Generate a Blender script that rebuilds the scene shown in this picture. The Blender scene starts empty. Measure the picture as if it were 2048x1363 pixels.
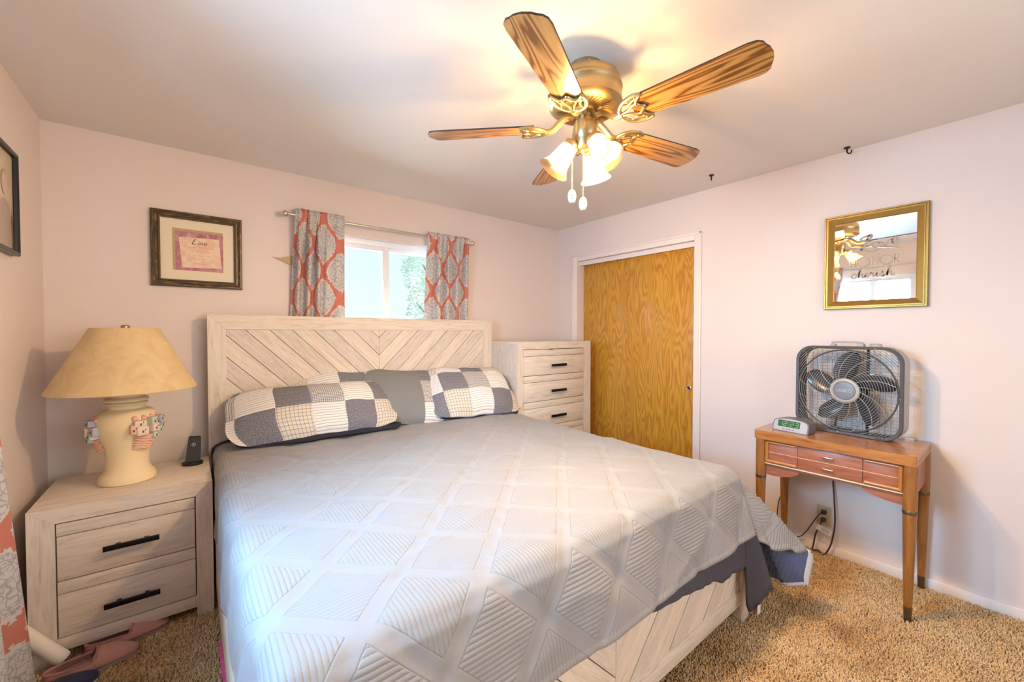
import bpy, bmesh, math, random
from mathutils import Matrix, Vector, noise
random.seed(7)
SC = bpy.context.scene
COL = SC.collection
PI = math.pi

# ------------------------------------------------------------------ camera
cam_d = bpy.data.cameras.new('camera')
cam_d.sensor_fit = 'HORIZONTAL'
cam_d.sensor_width = 36.0
cam_d.lens = 818.84 / 2048 * 36.0
cam_d.clip_start = 0.02
cam = bpy.data.objects.new('camera', cam_d)
COL.objects.link(cam)
yaw, pitch = math.radians(38.362), math.radians(-1.174)
fw = Vector((math.sin(yaw) * math.cos(pitch), math.cos(yaw) * math.cos(pitch), math.sin(pitch)))
rt = Vector((math.cos(yaw), -math.sin(yaw), 0))
up = rt.cross(fw)
cm = Matrix((rt, up, -fw)).transposed().to_4x4()
cm.translation = Vector((-3.0759, -3.1092, 1.3665))
cam.matrix_world = cm
SC.camera = cam

# ------------------------------------------------------------------ exposure, sky, daylight, fill
SC.view_settings.view_transform = 'Standard'
SC.view_settings.look = 'None'
SC.view_settings.gamma = 1.0
SC.view_settings.use_curve_mapping = False
SC.view_settings.exposure = 0.17
world = bpy.data.worlds.new('world')
SC.world = world
world.use_nodes = True
wn = world.node_tree
wn.nodes.clear()
w_out = wn.nodes.new('ShaderNodeOutputWorld')
w_bg = wn.nodes.new('ShaderNodeBackground')
w_tc = wn.nodes.new('ShaderNodeTexCoord')
w_sep = wn.nodes.new('ShaderNodeSeparateXYZ')
w_rmp = wn.nodes.new('ShaderNodeValToRGB')
w_rmp.color_ramp.elements[0].position = 0.0
w_rmp.color_ramp.elements[0].color = (0.95, 1.0, 1.0, 1)
w_rmp.color_ramp.elements[1].position = 0.5
w_rmp.color_ramp.elements[1].color = (0.56, 0.90, 1.0, 1)
w_bg.inputs['Strength'].default_value = 1.05
wn.links.new(w_tc.outputs['Generated'], w_sep.inputs[0])
wn.links.new(w_sep.outputs['Z'], w_rmp.inputs[0])
wn.links.new(w_rmp.outputs[0], w_bg.inputs['Color'])
wn.links.new(w_bg.outputs[0], w_out.inputs['Surface'])


def area_light(name, loc, direction, sx, sy, power, color):
    d = bpy.data.lights.new(name, 'AREA')
    d.shape = 'RECTANGLE'
    d.size, d.size_y = sx, sy
    d.energy = power
    d.color = color
    o = bpy.data.objects.new(name, d)
    COL.objects.link(o)
    o.location = loc
    o.rotation_euler = Vector(direction).to_track_quat('-Z', 'Y').to_euler()
    return o


# daylight from the sky outside the two windows seen by the camera or in the mirror, plus an added fill light behind the camera
area_light('daylight_left_window', (-4.25, -1.87, 1.95), (1, 0, -0.22), 1.3, 1.3, 310, (0.33, 0.63, 1.0))
area_light('daylight_back_window', (-1.85, 0.75, 1.95), (0, -1, -0.2), 1.4, 1.0, 85, (0.70, 0.86, 1.0))
area_light('fill_light_front', (-1.5, -4.75, 1.75), (-0.5, 1, -0.12), 2.2, 1.5, 72, (1.0, 0.93, 0.90))
BULB_POWER = 84.0


# ------------------------------------------------------------------ materials
def new_mat(name):
    m = bpy.data.materials.new(name)
    m.use_nodes = True
    nt = m.node_tree
    b = nt.nodes['Principled BSDF']
    return m, nt, b


def N(nt, kind, **kw):
    n = nt.nodes.new(kind)
    for k, v in kw.items():
        if k.startswith('i_'):
            key = k[2:]
            key = int(key) if key.isdigit() else key.replace('_', ' ')
            n.inputs[key].default_value = v
        else:
            setattr(n, k, v)
    return n


def L(nt, a, b):
    nt.links.new(a, b)


def C4(c):
    return (c[0], c[1], c[2], 1.0)


def srgb(r, g, b):
    def f(x):
        x /= 255.0
        return x / 12.92 if x <= 0.04045 else ((x + 0.055) / 1.055) ** 2.4
    return (f(r), f(g), f(b))


def plain(name, col, rough=0.5, metal=0.0, coat=0.0, spec=0.5, bump=0.0, bscale=200.0):
    m, nt, b = new_mat(name)
    b.inputs['Base Color'].default_value = C4(col)
    b.inputs['Roughness'].default_value = rough
    b.inputs['Metallic'].default_value = metal
    b.inputs['Coat Weight'].default_value = coat
    b.inputs['Specular IOR Level'].default_value = spec
    tc = N(nt, 'ShaderNodeTexCoord')
    nz = N(nt, 'ShaderNodeTexNoise', i_Scale=bscale)
    L(nt, tc.outputs['Object'], nz.inputs['Vector'])
    if bump > 0:
        bp = N(nt, 'ShaderNodeBump', i_Strength=bump, i_Distance=0.002)
        L(nt, nz.outputs[0], bp.inputs['Height'])
        L(nt, bp.outputs[0], b.inputs['Normal'])
    return m


def ramp(nt, stops, interp='LINEAR'):
    r = N(nt, 'ShaderNodeValToRGB')
    cr = r.color_ramp
    cr.interpolation = interp
    while len(cr.elements) < len(stops):
        cr.elements.new(0.5)
    for e, (p, c) in zip(cr.elements, stops):
        e.position = p
        e.color = C4(c)
    return r


def wood(name, stops, su=1.2, sv=14.0, rough=0.5, dist=1.5, bump=0.12, coat=0.0, saw=0.0, sawcol=(1, 1, 1), wave=0.0, rings=24.0, wsv=None):
    """UV: u runs along the grain in metres, v across it"""
    m, nt, b = new_mat(name)
    uv = N(nt, 'ShaderNodeUVMap')
    mp = N(nt, 'ShaderNodeMapping')
    mp.inputs['Scale'].default_value = (su, sv, 1)
    L(nt, uv.outputs[0], mp.inputs['Vector'])
    nz = N(nt, 'ShaderNodeTexNoise', i_Scale=3.0, i_Detail=6.0, i_Roughness=0.62, i_Distortion=dist)
    L(nt, mp.outputs[0], nz.inputs['Vector'])
    fac = nz.outputs[0]
    if wave > 0:
        mp2 = N(nt, 'ShaderNodeMapping')
        mp2.inputs['Scale'].default_value = (su * 0.55, (wsv or sv * 0.5), 1)
        L(nt, uv.outputs[0], mp2.inputs['Vector'])
        nb = N(nt, 'ShaderNodeTexNoise', i_Scale=0.9, i_Detail=2.5, i_Roughness=0.55)
        L(nt, mp2.outputs[0], nb.inputs['Vector'])
        wv = N(nt, 'ShaderNodeMath', operation='PINGPONG')
        wm = N(nt, 'ShaderNodeMath', operation='MULTIPLY')
        wm.inputs[1].default_value = rings
        L(nt, nb.outputs[0], wm.inputs[0])
        L(nt, wm.outputs[0], wv.inputs[0])
        wv.inputs[1].default_value = 1.0
        mx = N(nt, 'ShaderNodeMix', data_type='FLOAT')
        mx.inputs[0].default_value = wave
        L(nt, fac, mx.inputs[2])
        L(nt, wv.outputs[0], mx.inputs[3])
        fac = mx.outputs[0]
    r = ramp(nt, stops)
    L(nt, fac, r.inputs[0])
    colout = r.outputs[0]
    if saw > 0:
        mp3 = N(nt, 'ShaderNodeMapping')
        mp3.inputs['Scale'].default_value = (90, 7, 1)
        L(nt, uv.outputs[0], mp3.inputs['Vector'])
        n3 = N(nt, 'ShaderNodeTexNoise', i_Scale=2.0, i_Detail=3.0)
        L(nt, mp3.outputs[0], n3.inputs['Vector'])
        r3 = ramp(nt, [(0.5, (0, 0, 0)), (0.72, (1, 1, 1))])
        L(nt, n3.outputs[0], r3.inputs[0])
        ml = N(nt, 'ShaderNodeMath', operation='MULTIPLY')
        ml.inputs[1].default_value = saw
        L(nt, r3.outputs[0], ml.inputs[0])
        mc = N(nt, 'ShaderNodeMix', data_type='RGBA')
        L(nt, ml.outputs[0], mc.inputs[0])
        L(nt, colout, mc.inputs[6])
        mc.inputs[7].default_value = C4(sawcol)
        colout = mc.outputs[2]
    L(nt, colout, b.inputs['Base Color'])
    b.inputs['Roughness'].default_value = rough
    b.inputs['Coat Weight'].default_value = coat
    b.inputs['Coat Roughness'].default_value = 0.15
    bp = N(nt, 'ShaderNodeBump', i_Strength=bump, i_Distance=0.004)
    L(nt, fac, bp.inputs['Height'])
    L(nt, bp.outputs[0], b.inputs['Normal'])
    return m


def wall_paint(name, col, bump=0.18, sc=55.0):
    m, nt, b = new_mat(name)
    tc = N(nt, 'ShaderNodeTexCoord')
    n1 = N(nt, 'ShaderNodeTexNoise', i_Scale=sc, i_Detail=3.0)
    n2 = N(nt, 'ShaderNodeTexNoise', i_Scale=1.3, i_Detail=2.0)
    L(nt, tc.outputs['Object'], n1.inputs['Vector'])
    L(nt, tc.outputs['Object'], n2.inputs['Vector'])
    r = ramp(nt, [(0.3, tuple(c * 0.97 for c in col)), (0.7, col)])
    L(nt, n2.outputs[0], r.inputs[0])
    L(nt, r.outputs[0], b.inputs['Base Color'])
    b.inputs['Roughness'].default_value = 0.55
    b.inputs['Specular IOR Level'].default_value = 0.3
    bp = N(nt, 'ShaderNodeBump', i_Strength=bump, i_Distance=0.004)
    L(nt, n1.outputs[0], bp.inputs['Height'])
    L(nt, bp.outputs[0], b.inputs['Normal'])
    return m


M = {}
M['wall'] = wall_paint('wall_paint', (0.78, 0.675, 0.63))
M['ceiling'] = wall_paint('ceiling_paint', (0.80, 0.75, 0.70), 0.22, 38.0)
M['trim'] = plain('trim_paint', (0.84, 0.74, 0.70), 0.35)
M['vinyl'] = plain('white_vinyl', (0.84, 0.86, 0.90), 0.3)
M['white_wood'] = wood('whitewashed_wood', [(0.26, (0.51, 0.415, 0.34)), (0.44, (0.71, 0.605, 0.51)), (0.62, (0.79, 0.695, 0.60)), (0.8, (0.74, 0.665, 0.595))],
                       su=1.6, sv=16, rough=0.55, dist=1.2, bump=0.10, saw=0.45, sawcol=(0.74, 0.69, 0.63))
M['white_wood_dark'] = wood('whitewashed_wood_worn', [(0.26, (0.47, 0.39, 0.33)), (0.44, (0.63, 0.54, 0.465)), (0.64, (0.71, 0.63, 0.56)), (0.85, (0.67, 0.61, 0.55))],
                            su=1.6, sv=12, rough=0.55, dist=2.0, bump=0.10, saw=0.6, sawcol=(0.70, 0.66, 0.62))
M['gap'] = plain('dark_gap', (0.05, 0.038, 0.030), 0.8)
M['black_metal'] = plain('black_metal', (0.012, 0.010, 0.010), 0.35, 0.6)
M['oak_blade'] = wood('oak_blade_wood', [(0.33, (0.16, 0.06, 0.012)), (0.45, (0.36, 0.17, 0.04)), (0.6, (0.45, 0.235, 0.065)), (0.8, (0.50, 0.28, 0.09))],
                      su=1.4, sv=42, rough=0.32, dist=0.5, bump=0.05, coat=0.3, wave=0.5, rings=34.0, wsv=8.0)
M['dark_edge'] = plain('dark_blade_edge', (0.05, 0.02, 0.012), 0.5)
M['brass'] = plain('brushed_brass', (0.47, 0.36, 0.19), 0.36, 1.0)
M['brass_dark'] = plain('dark_vent_brass', (0.16, 0.11, 0.05), 0.5, 0.8)
M['door_oak'] = wood('golden_plywood', [(0.22, (0.44, 0.18, 0.016)), (0.45, (0.56, 0.255, 0.024)), (0.6, (0.60, 0.29, 0.032)), (0.8, (0.66, 0.34, 0.048))],
                     su=1.6, sv=26.0, rough=0.30, dist=1.0, bump=0.10, coat=0.35, wave=0.5, rings=46.0, wsv=5.0)
M['table_wood'] = wood('orange_table_wood', [(0.3, (0.30, 0.095, 0.022)), (0.5, (0.46, 0.17, 0.040)), (0.75, (0.55, 0.23, 0.06))],
                       su=1.5, sv=14, rough=0.25, dist=0.8, bump=0.03, coat=0.6)
M['leg_wood'] = wood('brown_leg_wood', [(0.3, (0.22, 0.072, 0.016)), (0.5, (0.31, 0.115, 0.025)), (0.75, (0.38, 0.155, 0.036))],
                     su=2, sv=22, rough=0.32, dist=0.6, bump=0.03, coat=0.4)
M['red_wood'] = wood('red_panel_wood', [(0.3, (0.27, 0.085, 0.045)), (0.5, (0.38, 0.13, 0.07)), (0.75, (0.45, 0.17, 0.10))],
                     su=2, sv=18, rough=0.35, dist=0.6, bump=0.03, coat=0.3)
M['cream_line'] = plain('cream_inlay', (0.85, 0.62, 0.40), 0.4)
M['ferrule'] = plain('aged_brass', (0.20, 0.155, 0.09), 0.4, 0.9)
M['gold_pull'] = plain('gold_pull', (0.80, 0.55, 0.22), 0.28, 1.0)
M['gold_frame'] = plain('gold_frame', (0.36, 0.215, 0.055), 0.36, 0.85, bump=0.05)
M['bronze_frame'] = wood('rubbed_bronze_frame', [(0.35, (0.030, 0.018, 0.010)), (0.52, (0.10, 0.06, 0.025)), (0.66, (0.30, 0.17, 0.05)), (0.8, (0.55, 0.34, 0.10))],
                         su=6, sv=40, rough=0.35, dist=1.0, bump=0.08)
M['bronze_dark'] = plain('dark_bronze_bead', (0.10, 0.065, 0.035), 0.4, 0.6, bump=0.6, bscale=400)
M['black_frame'] = plain('black_frame', (0.016, 0.013, 0.012), 0.3)
M['paper'] = plain('mat_board', (0.80, 0.70, 0.53), 0.8, bump=0.05)
M['mirror'] = plain('mirror_glass', (0.93, 0.94, 0.94), 0.015, 1.0)
M['frost'] = plain('champagne_lettering', (0.40, 0.31, 0.245), 0.6)
M['nickel'] = plain('brushed_nickel', (0.62, 0.57, 0.48), 0.3, 1.0)
M['lamp_ceramic'] = plain('cream_plaster', (0.86, 0.70, 0.43), 0.75, bump=0.35, bscale=90)
M['adobe_pink'] = plain('adobe_pink', (0.80, 0.47, 0.34), 0.8, bump=0.4, bscale=90)
M['adobe_cream'] = plain('adobe_cream', (0.80, 0.63, 0.52), 0.8)
M['adobe_green'] = plain('adobe_green', (0.55, 0.60, 0.47), 0.8)
M['adobe_blue'] = plain('adobe_blue', (0.45, 0.45, 0.55), 0.8)
M['adobe_dark'] = plain('adobe_opening', (0.16, 0.09, 0.07), 0.8)
M['charcoal'] = plain('charcoal_plastic', (0.045, 0.045, 0.05), 0.45)
M['black'] = plain('black_plastic', (0.010, 0.010, 0.011), 0.4)
M['pale_mark'] = plain('pale_mark', (0.75, 0.75, 0.75), 0.5)
M['navy'] = plain('navy_cotton', (0.062, 0.060, 0.080), 0.85, bump=0.2, bscale=300)
M['navy_dark'] = plain('dark_navy_cotton', (0.016, 0.018, 0.032), 0.85, bump=0.2, bscale=300)
M['grey_cotton'] = plain('slate_grey_cotton', (0.205, 0.21, 0.22), 0.75, bump=0.15, bscale=200)
M['white_piping'] = plain('white_piping', (0.80, 0.79, 0.80), 0.8)
M['fan_grey'] = plain('grey_fan_plastic', (0.075, 0.070, 0.072), 0.42)
M['fan_light'] = plain('pale_grey_fan_plastic', (0.42, 0.38, 0.35), 0.42)
M['fan_blade'] = plain('smoky_blade_plastic', (0.045, 0.048, 0.06), 0.22, coat=0.4)
M['wire'] = plain('fan_wire', (0.36, 0.32, 0.27), 0.38, 0.5)
M['badge'] = plain('badge_blue_grey', (0.20, 0.215, 0.26), 0.35)
M['badge_text'] = plain('badge_letters', (0.52, 0.52, 0.55), 0.4)
M['chrome'] = plain('chrome', (0.80, 0.80, 0.80), 0.12, 1.0)
M['silver'] = plain('silver_plastic', (0.50, 0.50, 0.54), 0.3, 0.4)
M['clock_grey'] = plain('clock_body', (0.15, 0.14, 0.15), 0.4)
M['outlet'] = plain('almond_plate', (0.52, 0.44, 0.26), 0.4)
M['plug'] = plain('plug_rubber', (0.035, 0.035, 0.055), 0.5)
M['cord_brown'] = plain('brown_cord', (0.055, 0.028, 0.020), 0.5)
M['cord_black'] = plain('black_cord', (0.014, 0.012, 0.012), 0.5)
M['tag'] = plain('white_tag', (0.80, 0.76, 0.70), 0.6)
M['tag_print'] = plain('grey_tag_print', (0.50, 0.50, 0.50), 0.6)
M['pink_suede'] = plain('pink_suede', (0.56, 0.27, 0.22), 0.95, bump=0.5, bscale=160)
M['pink_lining'] = plain('pink_lining', (0.42, 0.20, 0.19), 0.95, bump=0.8, bscale=120)
M['sole'] = plain('taupe_sole', (0.42, 0.31, 0.24), 0.7)
M['shoe_navy'] = plain('navy_canvas', (0.045, 0.043, 0.085), 0.9, bump=0.4, bscale=300)
M['white_rubber'] = plain('white_rubber', (0.80, 0.77, 0.74), 0.55)
M['pvc'] = plain('white_tube', (0.86, 0.80, 0.70), 0.4)
M['hot_pink'] = plain('hot_pink_fuzz', (0.72, 0.10, 0.28), 0.95, bump=0.8, bscale=100)
M['hook'] = plain('black_hook', (0.02, 0.016, 0.010), 0.4, 0.6)
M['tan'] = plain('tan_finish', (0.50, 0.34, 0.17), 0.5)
M['bark'] = plain('bark', (0.30, 0.24, 0.19), 0.9)
M['grass'] = plain('dry_ground', (0.42, 0.40, 0.30), 0.95)
M['stucco'] = plain('outside_stucco', (0.6, 0.55, 0.5), 0.9)


def emit(name, col, strength, mix_transparent=0.0):
    m = bpy.data.materials.new(name)
    m.use_nodes = True
    nt = m.node_tree
    nt.nodes.clear()
    o = N(nt, 'ShaderNodeOutputMaterial')
    e = N(nt, 'ShaderNodeEmission')
    e.inputs[0].default_value = C4(col)
    e.inputs[1].default_value = strength
    if mix_transparent:
        t = N(nt, 'ShaderNodeBsdfTransparent')
        mx = N(nt, 'ShaderNodeMixShader')
        mx.inputs[0].default_value = mix_transparent
        L(nt, e.outputs[0], mx.inputs[1])
        L(nt, t.outputs[0], mx.inputs[2])
        L(nt, mx.outputs[0], o.inputs[0])
    else:
        L(nt, e.outputs[0], o.inputs[0])
    return m


M['bulb'] = emit('lit_bulb_glass', (1.0, 0.80, 0.45), 5.0, 0.55)
M['digit'] = emit('green_digit', (0.16, 0.80, 0.20), 0.9)


def shade_glass():
    m = bpy.data.materials.new('ribbed_shade_glass')
    m.use_nodes = True
    nt = m.node_tree
    nt.nodes.clear()
    o = N(nt, 'ShaderNodeOutputMaterial')
    tr = N(nt, 'ShaderNodeBsdfTranslucent')
    tr.inputs[0].default_value = (0.52, 0.41, 0.25, 1)
    tp = N(nt, 'ShaderNodeBsdfTransparent')
    tp.inputs[0].default_value = (0.42, 0.345, 0.25, 1)
    gl = N(nt, 'ShaderNodeBsdfGlossy')
    gl.inputs['Roughness'].default_value = 0.2
    uv = N(nt, 'ShaderNodeUVMap')
    wv = N(nt, 'ShaderNodeTexWave', bands_direction='X', i_Scale=42.0)
    L(nt, uv.outputs[0], wv.inputs['Vector'])
    bp = N(nt, 'ShaderNodeBump', i_Strength=0.7, i_Distance=0.003)
    L(nt, wv.outputs[0], bp.inputs['Height'])
    L(nt, bp.outputs[0], gl.inputs['Normal'])
    L(nt, bp.outputs[0], tr.inputs['Normal'])
    m1 = N(nt, 'ShaderNodeMixShader')
    m1.inputs[0].default_value = 0.42
    L(nt, tr.outputs[0], m1.inputs[1])
    L(nt, tp.outputs[0], m1.inputs[2])
    m2 = N(nt, 'ShaderNodeMixShader')
    m2.inputs[0].default_value = 0.07
    L(nt, m1.outputs[0], m2.inputs[1])
    L(nt, gl.outputs[0], m2.inputs[2])
    L(nt, m2.outputs[0], o.inputs[0])
    return m


M['shade_glass'] = shade_glass()


def pane_glass():
    m = bpy.data.materials.new('window_glass')
    m.use_nodes = True
    nt = m.node_tree
    nt.nodes.clear()
    o = N(nt, 'ShaderNodeOutputMaterial')
    tp = N(nt, 'ShaderNodeBsdfTransparent')
    tp.inputs[0].default_value = (0.93, 0.98, 0.98, 1)
    gl = N(nt, 'ShaderNodeBsdfGlossy')
    gl.inputs['Roughness'].default_value = 0.02
    mx = N(nt, 'ShaderNodeMixShader')
    mx.inputs[0].default_value = 0.05
    L(nt, tp.outputs[0], mx.inputs[1])
    L(nt, gl.outputs[0], mx.inputs[2])
    L(nt, mx.outputs[0], o.inputs[0])
    return m


M['glass'] = pane_glass()


def lampshade_mat():
    m, nt, b = new_mat('parchment_shade')
    tc = N(nt, 'ShaderNodeTexCoord')
    n1 = N(nt, 'ShaderNodeTexNoise', i_Scale=9.0, i_Detail=8.0, i_Roughness=0.7, i_Distortion=1.0)
    L(nt, tc.outputs['Object'], n1.inputs['Vector'])
    r = ramp(nt, [(0.3, (0.58, 0.40, 0.19)), (0.6, (0.70, 0.52, 0.28)), (0.8, (0.76, 0.59, 0.35))])
    L(nt, n1.outputs[0], r.inputs[0])
    L(nt, r.outputs[0], b.inputs['Base Color'])
    b.inputs['Roughness'].default_value = 0.7
    return m


M['parchment'] = lampshade_mat()


def leaf_mat():
    m, nt, b = new_mat('pale_leaves')
    b.inputs['Base Color'].default_value = (0.80, 0.84, 0.70, 1)
    b.inputs['Roughness'].default_value = 0.45
    tr = N(nt, 'ShaderNodeBsdfTranslucent')
    tr.inputs[0].default_value = (0.90, 0.95, 0.80, 1)
    mx = N(nt, 'ShaderNodeMixShader')
    mx.inputs[0].default_value = 0.5
    out = nt.nodes['Material Output']
    L(nt, b.outputs[0], mx.inputs[1])
    L(nt, tr.outputs[0], mx.inputs[2])
    L(nt, mx.outputs[0], out.inputs[0])
    return m


M['leaf'] = leaf_mat()


def math_node(nt, op, a, b=None, c=None):
    n = N(nt, 'ShaderNodeMath', operation=op)
    for i, x in enumerate((a, b, c)):
        if x is None:
            continue
        if isinstance(x, (int, float)):
            n.inputs[i].default_value = x
        else:
            L(nt, x, n.inputs[i])
    return n.outputs[0]


def mixc(nt, f, a, b):
    n = N(nt, 'ShaderNodeMix', data_type='RGBA')
    for i, x in ((0, f), (6, a), (7, b)):
        if isinstance(x, (int, float)):
            n.inputs[i].default_value = x
        elif isinstance(x, tuple):
            n.inputs[i].default_value = C4(x)
        else:
            L(nt, x, n.inputs[i])
    return n.outputs[2]


def quilt_mat(name, top, binding, lattice=True, stripe=(0.5, 0.5, 0.5)):
    """UV in metres of flat cloth; channel quilting in a lattice of plain bands"""
    m, nt, b = new_mat(name)
    uv = N(nt, 'ShaderNodeUVMap')
    sp = N(nt, 'ShaderNodeSeparateXYZ')
    L(nt, uv.outputs[0], sp.inputs[0])
    u, v = sp.outputs[0], sp.outputs[1]
    P = 0.315
    if lattice:
        a = math_node(nt, 'DIVIDE', math_node(nt, 'ADD', u, v), P)
        c = math_node(nt, 'DIVIDE', math_node(nt, 'SUBTRACT', u, v), P)
        fa = math_node(nt, 'ABSOLUTE', math_node(nt, 'SUBTRACT', math_node(nt, 'FRACT', a), 0.5))
        fc = math_node(nt, 'ABSOLUTE', math_node(nt, 'SUBTRACT', math_node(nt, 'FRACT', c), 0.5))
        near = math_node(nt, 'MAXIMUM', fa, fc)
        # 0.5 on a band centre, 0 in the middle of a cell
        band = math_node(nt, 'GREATER_THAN', near, 0.39)
        par = math_node(nt, 'MODULO', math_node(nt, 'ADD', math_node(nt, 'FLOOR', a), math_node(nt, 'ADD', math_node(nt, 'FLOOR', c), 200.0)), 2.0)
        par = math_node(nt, 'GREATER_THAN', math_node(nt, 'ABSOLUTE', par), 0.5)
        edge = math_node(nt, 'SUBTRACT', 1.0, math_node(nt, 'MINIMUM', 1.0, math_node(nt, 'MULTIPLY', math_node(nt, 'ABSOLUTE', math_node(nt, 'SUBTRACT', near, 0.393)), 70.0)))
    pitch = 2 * PI / 0.0125
    su = math_node(nt, 'ABSOLUTE', math_node(nt, 'SINE', math_node(nt, 'MULTIPLY', u, pitch / 2)))
    sv = math_node(nt, 'ABSOLUTE', math_node(nt, 'SINE', math_node(nt, 'MULTIPLY', v, pitch / 2)))
    if lattice:
        st = N(nt, 'ShaderNodeMix', data_type='FLOAT')
        L(nt, par, st.inputs[0])
        L(nt, su, st.inputs[2])
        L(nt, sv, st.inputs[3])
        s = st.outputs[0]
        # soften the valleys
        s = math_node(nt, 'POWER', s, 0.6)
        h = math_node(nt, 'ADD', math_node(nt, 'MULTIPLY', s, math_node(nt, 'SUBTRACT', 1.0, band)), math_node(nt, 'MULTIPLY', band, 0.9))
        h = math_node(nt, 'SUBTRACT', h, math_node(nt, 'MULTIPLY', edge, 0.8))
    else:
        h = math_node(nt, 'POWER', sv, 0.6)
    nz = N(nt, 'ShaderNodeTexNoise', i_Scale=26.0, i_Detail=3.0)
    L(nt, uv.outputs[0], nz.inputs['Vector'])
    h2 = math_node(nt, 'ADD', math_node(nt, 'MULTIPLY', h, 1.0), math_node(nt, 'MULTIPLY', nz.outputs[0], 0.9))
    bp = N(nt, 'ShaderNodeBump', i_Strength=0.55, i_Distance=0.0035)
    L(nt, h2, bp.inputs['Height'])
    L(nt, bp.outputs[0], b.inputs['Normal'])
    # stitched valleys read a little darker because thread is darker
    low = math_node(nt, 'LESS_THAN', h, 0.34)
    dash = math_node(nt, 'GREATER_THAN', math_node(nt, 'SINE', math_node(nt, 'MULTIPLY', math_node(nt, 'ADD', u, v), 2 * PI / 0.0085)), -0.1)
    thr = math_node(nt, 'MULTIPLY', math_node(nt, 'MULTIPLY', low, dash), 0.30)
    col = mixc(nt, thr, top, stripe)
    # binding along the hem: third attribute, distance to the hem in metres, is kept in a second uv map
    uv2 = N(nt, 'ShaderNodeUVMap')
    uv2.uv_map = 'hem'
    s2 = N(nt, 'ShaderNodeSeparateXYZ')
    L(nt, uv2.outputs[0], s2.inputs[0])
    hem = math_node(nt, 'LESS_THAN', s2.outputs[0], 0.022)
    col = mixc(nt, hem, col, binding)
    L(nt, col, b.inputs['Base Color'])
    b.inputs['Roughness'].default_value = 0.62
    b.inputs['Sheen Weight'].default_value = 0.15
    return m


M['quilt_top'] = quilt_mat('pale_grey_quilt', (0.285, 0.272, 0.280), (0.33, 0.315, 0.32), True, (0.13, 0.115, 0.12))
M['quilt_under'] = quilt_mat('navy_quilt_lining', (0.10, 0.13, 0.245), (0.70, 0.71, 0.74), False, (0.05, 0.05, 0.09))


def patch_mat(name, shift, pw=0.195, ph=0.19):
    m, nt, b = new_mat(name)
    uv = N(nt, 'ShaderNodeUVMap')
    sp = N(nt, 'ShaderNodeSeparateXYZ')
    L(nt, uv.outputs[0], sp.inputs[0])
    u, v = sp.outputs[0], sp.outputs[1]
    iu = math_node(nt, 'FLOOR', math_node(nt, 'DIVIDE', u, pw))
    iv = math_node(nt, 'FLOOR', math_node(nt, 'DIVIDE', v, ph))
    k = math_node(nt, 'MODULO', math_node(nt, 'ADD', math_node(nt, 'SUBTRACT', iu, iv), 300.0 + shift), 3.0)
    row = math_node(nt, 'MODULO', math_node(nt, 'ADD', iv, 100.0), 2.0)
    # patterns
    nz = N(nt, 'ShaderNodeTexNoise', i_Scale=170.0, i_Detail=2.0)
    L(nt, uv.outputs[0], nz.inputs['Vector'])
    rg = ramp(nt, [(0.38, (0.115, 0.115, 0.15)), (0.62, (0.27, 0.265, 0.30))])
    L(nt, nz.outputs[0], rg.inputs[0])

    def line(x, period, duty):
        return math_node(nt, 'LESS_THAN', math_node(nt, 'FRACT', math_node(nt, 'DIVIDE', x, period)), duty)
    white = mixc(nt, math_node(nt, 'MULTIPLY', line(v, 0.017, 0.2), 0.75), (0.78, 0.76, 0.75), (0.25, 0.25, 0.30))
    pl = math_node(nt, 'MAXIMUM', line(u, 0.022, 0.14), line(v, 0.022, 0.14))
    plaid = mixc(nt, math_node(nt, 'MULTIPLY', pl, 0.8), (0.70, 0.63, 0.54), (0.17, 0.19, 0.27))
    ch = math_node(nt, 'ADD', line(u, 0.012, 0.5), line(v, 0.012, 0.5))
    ging = mixc(nt, math_node(nt, 'MULTIPLY', ch, 0.45), (0.70, 0.68, 0.66), (0.10, 0.10, 0.14))
    x = mixc(nt, math_node(nt, 'GREATER_THAN', row, 0.5), plaid, ging)
    c1 = mixc(nt, math_node(nt, 'GREATER_THAN', k, 0.5), white, rg.outputs[0])
    c2 = mixc(nt, math_node(nt, 'GREATER_THAN', k, 1.5), c1, x)
    L(nt, c2, b.inputs['Base Color'])
    b.inputs['Roughness'].default_value = 0.85
    n2 = N(nt, 'ShaderNodeTexNoise', i_Scale=60.0, i_Detail=3.0)
    L(nt, uv.outputs[0], n2.inputs['Vector'])
    rip = math_node(nt, 'ADD', math_node(nt, 'MULTIPLY', math_node(nt, 'SINE', math_node(nt, 'MULTIPLY', v, 2 * PI / 0.034)), 0.4), n2.outputs[0])
    bp = N(nt, 'ShaderNodeBump', i_Strength=0.5, i_Distance=0.005)
    L(nt, rip, bp.inputs['Height'])
    L(nt, bp.outputs[0], b.inputs['Normal'])
    return m


M['patch0'] = patch_mat('patchwork_cotton', 0.0)
M['patch1'] = patch_mat('patchwork_cotton_shifted', 1.0)


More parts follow.
